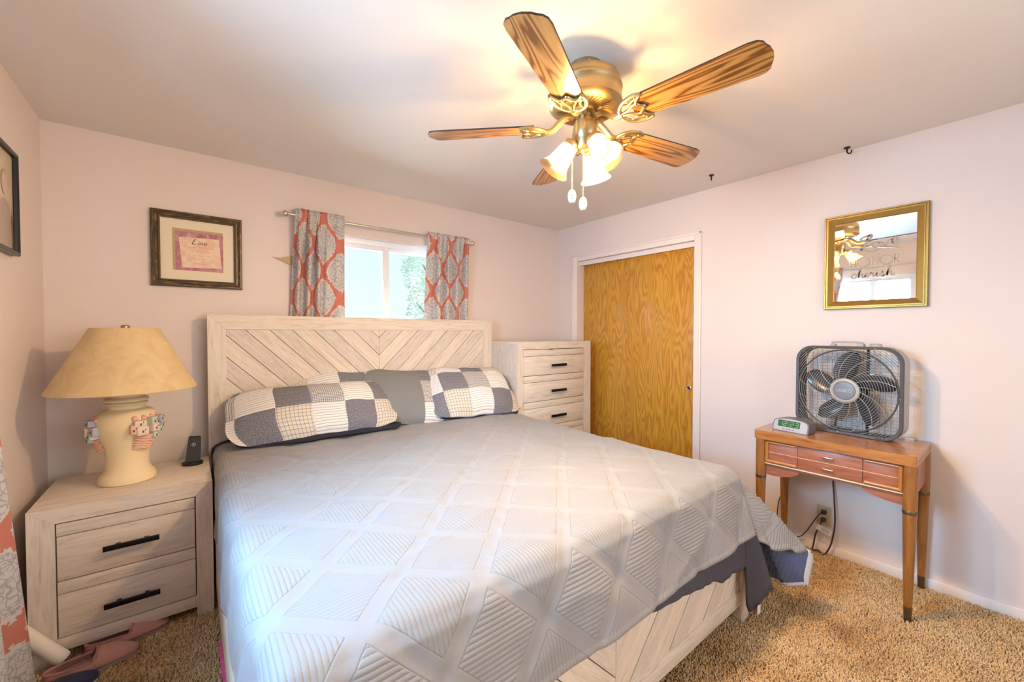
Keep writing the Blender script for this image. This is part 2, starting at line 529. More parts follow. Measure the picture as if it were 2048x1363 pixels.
def curtain_mat(name, W, H, du, dv):
    m, nt, b = new_mat(name)
    uv = N(nt, 'ShaderNodeUVMap')
    sp = N(nt, 'ShaderNodeSeparateXYZ')
    L(nt, uv.outputs[0], sp.inputs[0])
    u = math_node(nt, 'ADD', sp.outputs[0], du)
    v = math_node(nt, 'ADD', sp.outputs[1], dv)
    nzw = N(nt, 'ShaderNodeTexNoise', i_Scale=70.0, i_Detail=1.0)
    L(nt, uv.outputs[0], nzw.inputs['Vector'])
    wob = math_node(nt, 'MULTIPLY', math_node(nt, 'SUBTRACT', nzw.outputs[0], 0.5), 0.75)
    f = math_node(nt, 'ADD', math_node(nt, 'COSINE', math_node(nt, 'MULTIPLY', u, 2 * PI / W)), math_node(nt, 'COSINE', math_node(nt, 'MULTIPLY', v, 2 * PI / H)))
    af = math_node(nt, 'ADD', math_node(nt, 'ABSOLUTE', f), wob)
    coral = math_node(nt, 'LESS_THAN', af, 0.33)
    rim = math_node(nt, 'LESS_THAN', af, 0.56)
    vor = N(nt, 'ShaderNodeTexVoronoi', feature='DISTANCE_TO_EDGE', i_Scale=38.0)
    nd = N(nt, 'ShaderNodeTexNoise', i_Scale=18.0)
    L(nt, uv.outputs[0], nd.inputs['Vector'])
    va = N(nt, 'ShaderNodeVectorMath', operation='MULTIPLY_ADD')
    L(nt, nd.outputs[1], va.inputs[0])
    va.inputs[1].default_value = (0.035, 0.035, 0)
    L(nt, uv.outputs[0], va.inputs[2])
    L(nt, va.outputs[0], vor.inputs['Vector'])
    swirl = math_node(nt, 'LESS_THAN', vor.outputs['Distance'], 0.055)
    ring = math_node(nt, 'LESS_THAN', math_node(nt, 'ABSOLUTE', math_node(nt, 'SUBTRACT', math_node(nt, 'FRACT', math_node(nt, 'MULTIPLY', af, 2.2)), 0.5)), 0.07)
    pat = math_node(nt, 'MULTIPLY', math_node(nt, 'MAXIMUM', swirl, ring), 0.62)
    inner = mixc(nt, pat, (0.68, 0.635, 0.60), (0.25, 0.265, 0.35))
    c1 = mixc(nt, rim, inner, (0.72, 0.66, 0.62))
    c2 = mixc(nt, coral, c1, (0.64, 0.22, 0.16))
    L(nt, c2, b.inputs['Base Color'])
    b.inputs['Roughness'].default_value = 0.85
    tr = N(nt, 'ShaderNodeBsdfTranslucent')
    L(nt, c2, tr.inputs[0])
    mx = N(nt, 'ShaderNodeMixShader')
    mx.inputs[0].default_value = 0.12
    out = nt.nodes['Material Output']
    L(nt, b.outputs[0], mx.inputs[1])
    L(nt, tr.outputs[0], mx.inputs[2])
    L(nt, mx.outputs[0], out.inputs[0])
    return m


M['curtain_a'] = curtain_mat('coral_medallion_cotton', 0.27, 0.37, 0.0, 0.03)
M['curtain_b'] = curtain_mat('coral_medallion_cotton_shifted', 0.27, 0.37, 0.06, 0.10)
M['curtain_c'] = curtain_mat('coral_medallion_cotton_long', 0.27, 0.37, 0.03, 0.0)


def carpet_mat(name, tuft):
    m, nt, b = new_mat(name)
    tc = N(nt, 'ShaderNodeTexCoord')
    n1 = N(nt, 'ShaderNodeTexNoise', i_Scale=3.2, i_Detail=4.0, i_Roughness=0.6)
    L(nt, tc.outputs['Object'], n1.inputs['Vector'])
    r = ramp(nt, [(0.28, (0.44, 0.245, 0.095)), (0.45, (0.64, 0.41, 0.20)), (0.7, (0.77, 0.56, 0.34))])
    L(nt, n1.outputs[0], r.inputs[0])
    col = r.outputs[0]
    if tuft:
        uv = N(nt, 'ShaderNodeUVMap')
        sp = N(nt, 'ShaderNodeSeparateXYZ')
        L(nt, uv.outputs[0], sp.inputs[0])
        rr = ramp(nt, [(0.0, (0.70, 0.60, 0.52)), (0.4, (1.0, 0.98, 0.95)), (1.0, (1.15, 1.15, 1.15))])
        L(nt, sp.outputs[0], rr.inputs[0])
        mm = N(nt, 'ShaderNodeMix', data_type='RGBA', blend_type='MULTIPLY')
        mm.inputs[0].default_value = 1.0
        L(nt, col, mm.inputs[6])
        L(nt, rr.outputs[0], mm.inputs[7])
        col = mm.outputs[2]
    else:
        n2 = N(nt, 'ShaderNodeTexNoise', i_Scale=160.0, i_Detail=3.0)
        L(nt, tc.outputs['Object'], n2.inputs['Vector'])
        bp = N(nt, 'ShaderNodeBump', i_Strength=0.8, i_Distance=0.01)
        L(nt, n2.outputs[0], bp.inputs['Height'])
        L(nt, bp.outputs[0], b.inputs['Normal'])
    L(nt, col, b.inputs['Base Color'])
    b.inputs['Roughness'].default_value = 0.95
    b.inputs['Specular IOR Level'].default_value = 0.1
    b.inputs['Sheen Weight'].default_value = 0.2
    return m


M['carpet'] = carpet_mat('tan_carpet_backing', False)
M['tuft'] = carpet_mat('tan_carpet_tufts', True)


def photo_mat():
    m, nt, b = new_mat('faded_photo_print')
    tc = N(nt, 'ShaderNodeTexCoord')
    n1 = N(nt, 'ShaderNodeTexNoise', i_Scale=4.0, i_Detail=3.0)
    L(nt, tc.outputs['Object'], n1.inputs['Vector'])
    r = ramp(nt, [(0.3, (0.60, 0.48, 0.33)), (0.7, (0.74, 0.62, 0.46))])
    L(nt, n1.outputs[0], r.inputs[0])
    L(nt, r.outputs[0], b.inputs['Base Color'])
    b.inputs['Roughness'].default_value = 0.25
    return m


M['photo'] = photo_mat()
M['photo_grey'] = plain('photo_grey', (0.42, 0.32, 0.27), 0.3)
M['photo_skin'] = plain('photo_pale', (0.60, 0.47, 0.38), 0.3)
M['photo_dark'] = plain('photo_dark', (0.22, 0.12, 0.05), 0.3)


def print_mat(name, c1, c2, sc):
    m, nt, b = new_mat(name)
    tc = N(nt, 'ShaderNodeTexCoord')
    v = N(nt, 'ShaderNodeTexNoise', i_Scale=sc, i_Detail=3.0)
    L(nt, tc.outputs['Object'], v.inputs['Vector'])
    r = ramp(nt, [(0.42, c1), (0.6, c2)])
    L(nt, v.outputs[0], r.inputs[0])
    L(nt, r.outputs[0], b.inputs['Base Color'])
    b.inputs['Roughness'].default_value = 0.5
    return m


M['print_pink'] = print_mat('dusty_rose_print', (0.40, 0.12, 0.15), (0.53, 0.24, 0.29), 25)
M['print_peach'] = print_mat('peach_print', (0.78, 0.50, 0.36), (0.82, 0.64, 0.46), 30)
M['print_line'] = plain('rose_ornament', (0.72, 0.47, 0.44), 0.5)
M['ink'] = plain('dark_red_ink', (0.16, 0.045, 0.035), 0.5)
M['ink_pale'] = plain('pale_ink', (0.48, 0.22, 0.15), 0.5)


# ------------------------------------------------------------------ mesh helpers
def basis(o, X, Y, Z):
    m = Matrix((Vector(X), Vector(Y), Vector(Z))).transposed().to_4x4()
    m.translation = Vector(o)
    return m


def rot_to(d):
    return Vector(d).to_track_quat('Z', 'Y').to_matrix().to_4x4()


class MB:
    def __init__(self):
        self.v, self.f, self.uv, self.mi, self.sm, self.uv2 = [], [], [], [], [], []

    def add(self, vs, fs, uvs=None, mi=0, smooth=False, T=None):
        o = len(self.v)
        for p in vs:
            p = Vector(p)
            self.v.append(T @ p if T is not None else p)
        for i, f in enumerate(fs):
            self.f.append([o + k for k in f])
            self.uv.append(uvs[i] if uvs else [(0, 0)] * len(f))
            self.mi.append(mi)
            self.sm.append(smooth)
        return self

    def box(self, x0, x1, y0, y1, z0, z1, bev=0.0, grain=None, T=None, mi=0, seg=2):
        bm = bmesh.new()
        r = bmesh.ops.create_cube(bm, size=1.0)
        cx, cy, cz = (x0 + x1) / 2, (y0 + y1) / 2, (z0 + z1) / 2
        sx, sy, sz = abs(x1 - x0), abs(y1 - y0), abs(z1 - z0)
        for v in bm.verts:
            v.co = Vector((cx + v.co.x * sx, cy + v.co.y * sy, cz + v.co.z * sz))
        if bev > 0:
            bmesh.ops.bevel(bm, geom=bm.edges[:], offset=min(bev, 0.45 * min(sx, sy, sz)), segments=seg, affect='EDGES', profile=0.5)
        bm.normal_update()
        s = (sx, sy, sz)
        g = grain if grain is not None else s.index(max(s))
        others = [i for i in range(3) if i != g]
        o1, o2 = random.random() * 7, random.random() * 7
        vs = [v.co.copy() for v in bm.verts]
        fs, uvs = [], []
        for f in bm.faces:
            n = f.normal
            k = max(range(3), key=lambda i: abs(n[i]))
            fs.append([v.index for v in f.verts])
            if k == g:
                uvs.append([(v.co[others[0]] * 0.3 + o1, v.co[others[1]] + o2) for v in f.verts])
            else:
                w = [i for i in others if i != k][0]
                uvs.append([(v.co[g] + o1, v.co[w] + 0.37 * k + o2) for v in f.verts])
        bm.free()
        return self.add(vs, fs, uvs, mi, bev > 0, T)

    def prism(self, poly, z0, z1, T=None, ang=0.0, mi=0, smooth=False, top_scale=1.0):
        """extrude a 2D polygon; ang = grain direction in its plane"""
        n = len(poly)
        cx = sum(p[0] for p in poly) / n
        cy = sum(p[1] for p in poly) / n
        vs = [(p[0], p[1], z0) for p in poly] + [(cx + (p[0] - cx) * top_scale, cy + (p[1] - cy) * top_scale, z1) for p in poly]
        ca, sa = math.cos(ang), math.sin(ang)
        o1, o2 = random.random() * 7, random.random() * 7

        def g(p):
            return (p[0] * ca + p[1] * sa + o1, -p[0] * sa + p[1] * ca + o2)
        fs = [list(range(n))[::-1], list(range(n, 2 * n))]
        uvs = [[g(poly[i]) for i in range(n)][::-1], [g(p) for p in poly]]
        d = 0
        for i in range(n):
            j = (i + 1) % n
            fs.append([i, j, n + j, n + i])
            a, b = g(poly[i]), g(poly[j])
            uvs.append([a, b, (b[0], b[1] + z1 - z0), (a[0], a[1] + z1 - z0)])
        self.add(vs, fs, uvs, mi, False, T)
        if smooth:
            for k in range(len(self.f) - n, len(self.f)):
                self.sm[k] = True
        return self

    def lathe(self, prof, n=32, T=None, mi=0, cap0=True, cap1=True, smooth=True):
        vs, fs, uvs = [], [], []
        m = len(prof)
        length = [0]
        for a, b in zip(prof, prof[1:]):
            length.append(length[-1] + math.hypot(b[0] - a[0], b[1] - a[1]))
        for (r, z) in prof:
            for k in range(n):
                a = 2 * PI * k / n
                vs.append((r * math.cos(a), r * math.sin(a), z))
        for i in range(m - 1):
            for k in range(n):
                k2 = (k + 1) % n
                fs.append([i * n + k, i * n + k2, (i + 1) * n + k2, (i + 1) * n + k])
                u0, u1 = k / n, (k + 1) / n
                uvs.append([(u0, length[i]), (u1, length[i]), (u1, length[i + 1]), (u0, length[i + 1])])
        self.add(vs, fs, uvs, mi, smooth, T)
        if cap0 and prof[0][0] > 1e-6:
            self.add([(prof[0][0] * math.cos(2 * PI * k / n), prof[0][0] * math.sin(2 * PI * k / n), prof[0][1]) for k in range(n)], [list(range(n))[::-1]], None, mi, False, T)
        if cap1 and prof[-1][0] > 1e-6:
            self.add([(prof[-1][0] * math.cos(2 * PI * k / n), prof[-1][0] * math.sin(2 * PI * k / n), prof[-1][1]) for k in range(n)], [list(range(n))], None, mi, False, T)
        return self

    def ball(self, c, r, n=14, T=None, mi=0, sc=(1, 1, 1)):
        prof = [(max(1e-5, r * math.sin(PI * i / n)), -r * math.cos(PI * i / n)) for i in range(n + 1)]
        S = Matrix.Translation(Vector(c)) @ Matrix.Diagonal((sc[0], sc[1], sc[2], 1))
        return self.lathe(prof, n * 2, (T @ S) if T is not None else S, mi, False, False)

    def tube(self, path, r, n=8, closed=False, T=None, mi=0, caps=True):
        P = [Vector(p) for p in path]
        m = len(P)
        rad = r if isinstance(r, (list, tuple)) else [r] * m
        tang = []
        for i in range(m):
            if closed:
                t = P[(i + 1) % m] - P[i - 1]
            else:
                t = P[min(i + 1, m - 1)] - P[max(i - 1, 0)]
            tang.append(t.normalized() if t.length > 1e-9 else Vector((0, 0, 1)))
        nrm = tang[0].orthogonal().normalized()
        vs, fs, uvs = [], [], []
        ln = 0
        ls = []
        for i in range(m):
            if i:
                ln += (P[i] - P[i - 1]).length
                nrm = (nrm - tang[i] * nrm.dot(tang[i]))
                nrm = nrm.normalized() if nrm.length > 1e-6 else tang[i].orthogonal().normalized()
            ls.append(ln)
            bn = tang[i].cross(nrm)
            for k in range(n):
                a = 2 * PI * k / n
                vs.append(P[i] + (nrm * math.cos(a) + bn * math.sin(a)) * rad[i])
        rng = m if closed else m - 1
        for i in range(rng):
            j = (i + 1) % m
            for k in range(n):
                k2 = (k + 1) % n
                fs.append([i * n + k, i * n + k2, j * n + k2, j * n + k])
                uvs.append([(ls[i], k / n * 0.05), (ls[i], (k + 1) / n * 0.05), (ls[j], (k + 1) / n * 0.05), (ls[j], k / n * 0.05)])
        if not closed and caps:
            fs.append(list(range(n))[::-1])
            uvs.append([(0, 0)] * n)
            fs.append([(m - 1) * n + k for k in range(n)])
            uvs.append([(0, 0)] * n)
        return self.add(vs, fs, uvs, mi, True, T)

    def grid(self, fn, nu, nv, T=None, mi=0, uvf=None, closed_u=False, smooth=True, flip=False):
        vs, fs, uvs = [], [], []
        for j in range(nv + 1):
            for i in range(nu + 1):
                vs.append(fn(i / nu, j / nv))
        for j in range(nv):
            for i in range(nu):
                a = j * (nu + 1) + i
                f = [a, a + 1, a + nu + 2, a + nu + 1]
                q = [(i / nu, j / nv), ((i + 1) / nu, j / nv), ((i + 1) / nu, (j + 1) / nv), (i / nu, (j + 1) / nv)]
                if flip:
                    f, q = f[::-1], q[::-1]
                fs.append(f)
                uvs.append([uvf(*p) if uvf else p for p in q])
        return self.add(vs, fs, uvs, mi, smooth, T)

    def frame(self, w, h, prof, T=None, mi=0):
        """mitred frame; prof = [(inset from outer edge, height)] in a plane X right, Y up, Z out"""
        vs, fs, uvs = [], [], []
        for (d, z) in prof:
            vs += [(-w / 2 + d, -h / 2 + d, z), (w / 2 - d, -h / 2 + d, z), (w / 2 - d, h / 2 - d, z), (-w / 2 + d, h / 2 - d, z)]
        lens = [w, h, w, h]
        for i in range(len(prof) - 1):
            for k in range(4):
                k2 = (k + 1) % 4
                fs.append([i * 4 + k, i * 4 + k2, (i + 1) * 4 + k2, (i + 1) * 4 + k])
                d0, d1, ll, oo = prof[i][0], prof[i + 1][0], lens[k], k * 1.37
                e = prof[i][1] * 0.5
                e1 = prof[i + 1][1] * 0.5
                uvs.append([(oo + d0, d0 + e), (oo + ll - d0, d0 + e), (oo + ll - d1, d1 + e1), (oo + d1, d1 + e1)])
        return self.add(vs, fs, uvs, mi, False, T)

    def build(self, name, mats, parent=None, loc=None, sharp=40):
        if not isinstance(mats, (list, tuple)):
            mats = [mats]
        root = parent
        while root is not None and root.parent is not None:
            root = root.parent
        if root is not None:
            org = Vector(root.location)
        elif loc is not None:
            org = Vector(loc)
        else:
            mn = [min(p[i] for p in self.v) for i in range(3)]
            mx = [max(p[i] for p in self.v) for i in range(3)]
            org = Vector(((mn[0] + mx[0]) / 2, (mn[1] + mx[1]) / 2, mn[2]))
        me = bpy.data.meshes.new(name)
        me.from_pydata([tuple(p - org) for p in self.v], [], self.f)
        ul = me.uv_layers.new(name='UVMap')
        flat = [c for f in self.uv for q in f for c in q]
        ul.data.foreach_set('uv', flat)
        me.polygons.foreach_set('material_index', self.mi)
        me.polygons.foreach_set('use_smooth', self.sm)
        for m in mats:
            me.materials.append(M[m] if isinstance(m, str) else m)
        me.update()
        if any(self.sm) and sharp:
            me.set_sharp_from_angle(angle=math.radians(sharp))
        o = bpy.data.objects.new(name, me)
        COL.objects.link(o)
        if parent is not None:
            o.parent = parent
            if parent is not root and parent.parent is not None:
                pass
        else:
            o.location = org
        return o


def tag(o, label=None, cat=None, group=None, kind=None):
    if label:
        o['label'] = label
    if cat:
        o['category'] = cat
    if group:
        o['group'] = group
    if kind:
        o['kind'] = kind
    return o


def thing(name, label, cat, loc, group=None):
    o = bpy.data.objects.new(name, None)
    o.empty_display_size = 0.05
    COL.objects.link(o)
    o.location = loc
    return tag(o, label, cat, group)


def struct(o):
    o['kind'] = 'structure'
    return o


def copy_tree(o, parent=None):
    c = o.copy()
    COL.objects.link(c)
    if parent is not None:
        c.parent = parent
    for ch in list(o.children):
        copy_tree(ch, c)
    return c


def catmull(pts, k=8, closed=False):
    P = [Vector(p) for p in pts]
    out = []
    n = len(P)
    rng = n if closed else n - 1
    for i in range(rng):
        if closed:
            a, b, c, d = P[i - 1], P[i], P[(i + 1) % n], P[(i + 2) % n]
        else:
            a, b, c, d = P[max(i - 1, 0)], P[i], P[i + 1], P[min(i + 2, n - 1)]
        for s in range(k):
            t = s / k
            out.append(0.5 * ((2 * b) + (c - a) * t + (2 * a - 5 * b + 4 * c - d) * t * t + (3 * b - a - 3 * c + d) * t ** 3))
    if not closed:
        out.append(P[-1])
    return out


def rrect(w, h, r, k=6):
    pts = []
    for cx, cy, a0 in ((w / 2 - r, h / 2 - r, 0), (-w / 2 + r, h / 2 - r, 90), (-w / 2 + r, -h / 2 + r, 180), (w / 2 - r, -h / 2 + r, 270)):
        for i in range(k + 1):
            a = math.radians(a0 + 90 * i / k)
            pts.append((cx + r * math.cos(a), cy + r * math.sin(a)))
    return pts


def text_mb(mb, s, size, T, depth=0.001, shear=0.0, align='CENTER', mi=0):
    cu = bpy.data.curves.new('lettering', 'FONT')
    cu.body = s
    cu.size = size
    cu.extrude = depth / 2
    cu.shear = shear
    cu.align_x = align
    cu.align_y = 'CENTER'
    ob = bpy.data.objects.new('lettering', cu)
    COL.objects.link(ob)
    bpy.context.view_layer.update()
    dg = bpy.context.evaluated_depsgraph_get()
    me = bpy.data.meshes.new_from_object(ob.evaluated_get(dg))
    mb.add([v.co.copy() for v in me.vertices], [list(p.vertices) for p in me.polygons], None, mi, False, T)
    bpy.data.objects.remove(ob)
    bpy.data.meshes.remove(me)
    bpy.data.curves.remove(cu)


def ribbon(mb, pts, w, T, z0=0.0, z1=0.0012, smooth=True, k=6, mi=0):
    """flat stroke of width w drawn in the X-Y plane of T"""
    P = [Vector((p[0], p[1], 0)) for p in pts]
    if smooth and len(P) > 2:
        P = catmull(P, k)
    vs, fs = [], []
    n = len(P)
    for i in range(n):
        t = (P[min(i + 1, n - 1)] - P[max(i - 1, 0)])
        t = t.normalized() if t.length > 1e-9 else Vector((1, 0, 0))
        q = Vector((-t.y, t.x, 0)) * (w / 2)
        for s, z in ((-1, z0), (1, z0), (1, z1), (-1, z1)):
            vs.append((P[i].x + q.x * s, P[i].y + q.y * s, z))
    for i in range(n - 1):
        for k2 in range(4):
            a, b = i * 4 + k2, i * 4 + (k2 + 1) % 4
            fs.append([a, b, b + 4, a + 4])
    fs.append([0, 1, 2, 3])
    fs.append([(n - 1) * 4 + q for q in (3, 2, 1, 0)])
    mb.add(vs, fs, None, mi, False, T)


# ------------------------------------------------------------------ room shell
XL, YF, H = -3.648, -4.15, 2.44
T_ = 0.12
W1 = (-2.47, -1.20, 1.24, 2.08)        # back window opening x0,x1,z0,z1
W2 = (-2.29, -1.45, 1.10, 2.08)        # left window opening y0,y1,z0,z1
W3 = (-2.90, -0.90, 0.95, 2.08)        # added opening behind the camera for the fill light, x0,x1,z0,z1
DR = (-1.497, -0.285, 2.078)           # closet opening y0,y1,ztop

m = MB()
m.box(XL - T_, 0.8, YF - T_, T_, -0.1, 0.0)
struct(m.build('floor', 'carpet'))
m = MB()
m.box(XL - T_, 0.8, YF - T_, T_, H, H + 0.1)
struct(m.build('ceiling', 'ceiling'))


def wall_open(name, fixed0, fixed1, a0, a1, z1, op, axis):
    """wall slab with one opening op = (o0,o1,z0,z1); axis 'x' means it runs along x"""
    m = MB()

    def bx(p0, p1, q0, q1):
        if p1 - p0 < 1e-4 or q1 - q0 < 1e-4:
            return
        if axis == 'x':
            m.box(p0, p1, fixed0, fixed1, q0, q1)
        else:
            m.box(fixed0, fixed1, p0, p1, q0, q1)
    bx(a0, op[0], 0, z1)
    bx(op[1], a1, 0, z1)
    bx(op[0], op[1], 0, op[2])
    bx(op[0], op[1], op[3], z1)
    return struct(m.build(name, 'wall'))


wall_open('wall_back', 0.0, T_, XL - T_, T_, H, W1, 'x')
wall_open('wall_left', XL - T_, XL, YF, 0.0, H, W2, 'y')
wall_open('wall_right', 0.0, T_, YF, 0.0, H, (DR[0], DR[1], 0.0, DR[2]), 'y')
wall_open('wall_front', YF - T_, YF, XL - T_, T_, H, W3, 'x')

# baseboards
m = MB()
m.box(-0.013, 0.0, YF, -1.562, 0.0, 0.062, 0.004)
m.box(-0.013, 0.0, -0.215, 0.0, 0.0, 0.062, 0.004)
struct(m.build('baseboard_right', 'trim'))
m = MB()
m.box(XL, -0.013, -0.013, 0.0, 0.0, 0.062, 0.004)
struct(m.build('baseboard_back', 'trim'))
m = MB()
m.box(XL, XL + 0.013, YF, -0.013, 0.0, 0.062, 0.004)
struct(m.build('baseboard_left', 'trim'))

# closet casing, jambs, fascia, doors
m = MB()
cw = 0.058
for (y0, y1, z0, z1) in ((DR[1], DR[1] + cw, 0, DR[2] + cw), (DR[0] - cw, DR[0], 0, DR[2] + cw), (DR[0], DR[1], DR[2], DR[2] + cw)):
    m.box(-0.012, 0.0, y0, y1, z0, z1, 0.003)
o_ = 0.016
for (y0, y1, z0, z1) in ((DR[1] + cw - o_, DR[1] + cw, 0, DR[2] + cw), (DR[0] - cw, DR[0] - cw + o_, 0, DR[2] + cw), (DR[0] - cw, DR[1] + cw, DR[2] + cw - o_, DR[2] + cw)):
    m.box(-0.020, -0.011, y0, y1, z0, z1, 0.004)
struct(m.build('trim_1', 'trim'))
m = MB()
m.box(0.022, 0.040, DR[0] + 0.001, DR[1] - 0.001, 2.036, DR[2] - 0.001, 0.002)
struct(m.build('trim_2', 'trim'))
m = MB()
m.box(0.050, 0.084, DR[0] + 0.004, -0.842, 0.012, 2.052, 0.002, grain=2)
d1 = struct(m.build('door_1', 'door_oak'))
m = MB()
Tp = basis((0.050, -1.43, 0.925), (0, -1, 0), (0, 0, 1), (-1, 0, 0))
m.lathe([(0.017, 0.0), (0.019, 0.0035), (0.016, 0.0045), (0.012, 0.001)], 24, Tp, 0, False, False)
m.lathe([(0.012, 0.001), (0.0005, 0.0006)], 24, Tp, 1, False, False)
tag(m.build('finger_pull', ['chrome', 'black'], d1), 'round chrome finger pull with dark recess')
m = MB()
m.box(0.088, 0.116, -0.90, DR[1] - 0.004, 0.012, 2.052, 0.002, grain=2)
struct(m.build('door_2', 'door_oak'))


# windows
def window(name, op, axis, plane, inward, latch=True, split=0.5):
    """sliding window; plane = coordinate of the room side of the wall, inward = +-1 direction into the room along the wall normal"""
    a0, a1, z0, z1 = op
    w, h = a1 - a0, z1 - z0

    def bx(m, p0, p1, q0, q1, d0, d1, bev=0.003, mi=0):
        # d = depth behind the room side of the wall
        e0, e1 = plane - inward * d0, plane - inward * d1
        lo, hi = min(e0, e1), max(e0, e1)
        if axis == 'x':
            m.box(p0, p1, lo, hi, q0, q1, bev, mi=mi)
        else:
            m.box(lo, hi, p0, p1, q0, q1, bev, mi=mi)
    m = MB()
    f = 0.042
    for (p0, p1, q0, q1) in ((a0, a0 + f, z0, z1), (a1 - f, a1, z0, z1), (a0 + f, a1 - f, z0, z0 + f), (a0 + f, a1 - f, z1 - f, z1)):
        bx(m, p0, p1, q0, q1, 0.045, 0.105)
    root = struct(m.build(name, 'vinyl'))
    mid = a0 + w * split
    s = 0.035
    top = z1 - f - 0.0
    m = MB()
    for (p0, p1, q0, q1) in ((a0 + f, a0 + f + s, z0 + f, top), (mid - s, mid + 0.006, z0 + f, top), (a0 + f + s, mid - s, z0 + f, z0 + f + s), (a0 + f + s, mid - s, top - s, top)):
        bx(m, p0, p1, q0, q1, 0.056, 0.076)
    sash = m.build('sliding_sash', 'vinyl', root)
    m = MB()
    bx(m, a0 + f + s, mid - s, z0 + f + s, top - s, 0.064, 0.068, 0)
    m.build('glass_pane', 'glass', sash)
    m = MB()
    for (p0, p1, q0, q1) in ((mid - 0.004, mid + s * 0.9, z0 + f, top), (a1 - f - s * 0.5, a1 - f, z0 + f, top), (mid + s * 0.9, a1 - f - s * 0.5, z0 + f, z0 + f + s * 0.7), (mid + s * 0.9, a1 - f - s * 0.5, top - s * 0.8, top)):
        bx(m, p0, p1, q0, q1, 0.078, 0.100)
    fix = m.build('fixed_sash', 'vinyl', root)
    m = MB()
    bx(m, mid + s * 0.9, a1 - f - s * 0.5, z0 + f + s * 0.7, top - s * 0.8, 0.087, 0.091, 0)
    m.build('glass_pane', 'glass', fix)
    if latch:
        m = MB()
        zc = z0 + h * 0.60
        bx(m, mid - 0.020, mid - 0.004, zc - 0.045, zc + 0.045, 0.048, 0.057, 0.004)
        bx(m, mid - 0.019, mid - 0.008, zc - 0.022, zc + 0.022, 0.034, 0.049, 0.005)
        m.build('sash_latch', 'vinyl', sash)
    m = MB()
    bx(m, a0, a1, z0, z0 + 0.010, -0.012, 0.045)
    m.build('window_sill', 'trim', root)
    return root


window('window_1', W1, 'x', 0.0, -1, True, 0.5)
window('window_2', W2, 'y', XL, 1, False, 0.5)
window('window_added', W3, 'x', YF, 1, False, 0.5)  # unseen window, added so the fill light can enter

# ------------------------------------------------------------------ outside the back window
m = MB()
m.box(-14, 16, 1.2, 40, -0.4, -0.3)
struct(m.build('ground', 'grass'))
rt_ = random.Random(3)
t = thing('garden_tree', 'pale leafy tree outside the right pane of the back window', 'tree', (1.35, 5.0, -0.3))
m = MB()
m.tube(catmull([(1.35, 5.0, -0.3), (1.33, 5.02, 0.7), (1.25, 5.05, 1.5), (1.3, 5.0, 2.4)], 6), [0.11 - 0.07 * i / 18 for i in range(19)], 10)
for (p, q) in (((1.27, 5.03, 1.3), (0.75, 5.0, 2.0)), ((1.27, 5.03, 1.6), (1.8, 5.2, 2.4)), ((1.28, 5.0, 2.0), (0.8, 4.8, 2.8)), ((1.29, 5.0, 1.0), (0.85, 4.9, 1.5))):
    m.tube([p, ((p[0] + q[0]) / 2, (p[1] + q[1]) / 2, (p[2] + q[2]) / 2 + 0.08), q], [0.045, 0.03, 0.012], 7)
m.build('trunk', 'bark', t)
m = MB()
blobs = [((0.85, 5.0, 2.62), 0.42), ((1.25, 5.1, 2.9), 0.5), ((1.0, 4.9, 2.15), 0.40), ((1.5, 5.0, 2.3), 0.5), ((0.80, 5.0, 1.75), 0.28), ((1.2, 5.0, 1.6), 0.42), ((0.62, 5.0, 2.80), 0.24), ((1.7, 5.2, 2.8), 0.5), ((0.62, 4.95, 2.12), 0.14), ((0.9, 5.0, 1.35), 0.35)]
for (c, r) in blobs:
    for k in range(int(420 * r * r / 0.16)):
        while True:
            d = Vector((rt_.uniform(-1, 1), rt_.uniform(-1, 1), rt_.uniform(-1, 1)))
            if d.length < 1:
                break
        p = Vector(c) + d * r
        a = Vector((rt_.uniform(-1, 1), rt_.uniform(-1, 1), rt_.uniform(-0.6, 0.6))).normalized()
        b = a.orthogonal().normalized()
        s = rt_.uniform(0.020, 0.042)
        n_ = a.cross(b) * s * 0.2
        m.add([p - a * s, p + b * s * 0.5 + n_, p + a * s * 1.2, p - b * s * 0.5 + n_], [[0, 1, 2], [0, 2, 3]])
m.build('foliage', 'leaf', t)

# ------------------------------------------------------------------ ceiling fan
FX, FY = -1.80, -1.977
fan = thing('ceiling_fan', 'brass ceiling fan with five oak blades and a lit three-shade light kit', 'ceiling fan', (FX, FY, H))
TF = Matrix.Translation((FX, FY, 0))
m = MB()
m.lathe([(0.066, H), (0.066, 2.405), (0.062, 2.395), (0.045, 2.392)], 40, TF, 0, True, True)
can = m.build('canopy', 'brass', fan)
for k in range(3):
    m = MB()
    a = math.radians(-128 + 120 * k)
    m.ball((FX + 0.066 * math.cos(a), FY + 0.066 * math.sin(a), 2.425), 0.004, 6)
    m.build('canopy_screw', 'chrome', can)
m = MB()
m.lathe([(0.050, 2.398), (0.115, 2.392), (0.136, 2.380), (0.142, 2.362), (0.143, 2.348), (0.146, 2.344), (0.146, 2.338), (0.143, 2.334), (0.143, 2.292), (0.146, 2.288), (0.146, 2.281), (0.140, 2.275), (0.132, 2.268), (0.118, 2.262), (0.060, 2.262), (0.030, 2.262)], 56, TF)
mot = m.build('motor_housing', 'brass', fan)
m = MB()
for k in range(40):
    a = 2 * PI * k / 40
    R = Matrix.Translation((FX, FY, 2.2615)) @ Matrix.Rotation(a, 4, 'Z') @ Matrix.Rotation(0.0, 4, 'X')
    m.box(0.068, 0.112, -0.0026, 0.0026, -0.0004, 0.002, 0, T=R @ Matrix.Translation((0.092, 0, 0)) @ Matrix.Rotation(0.22, 4, 'Z') @ Matrix.Translation((-0.092, 0, 0)))
m.build('vent_slots', 'brass_dark', mot)
m = MB()
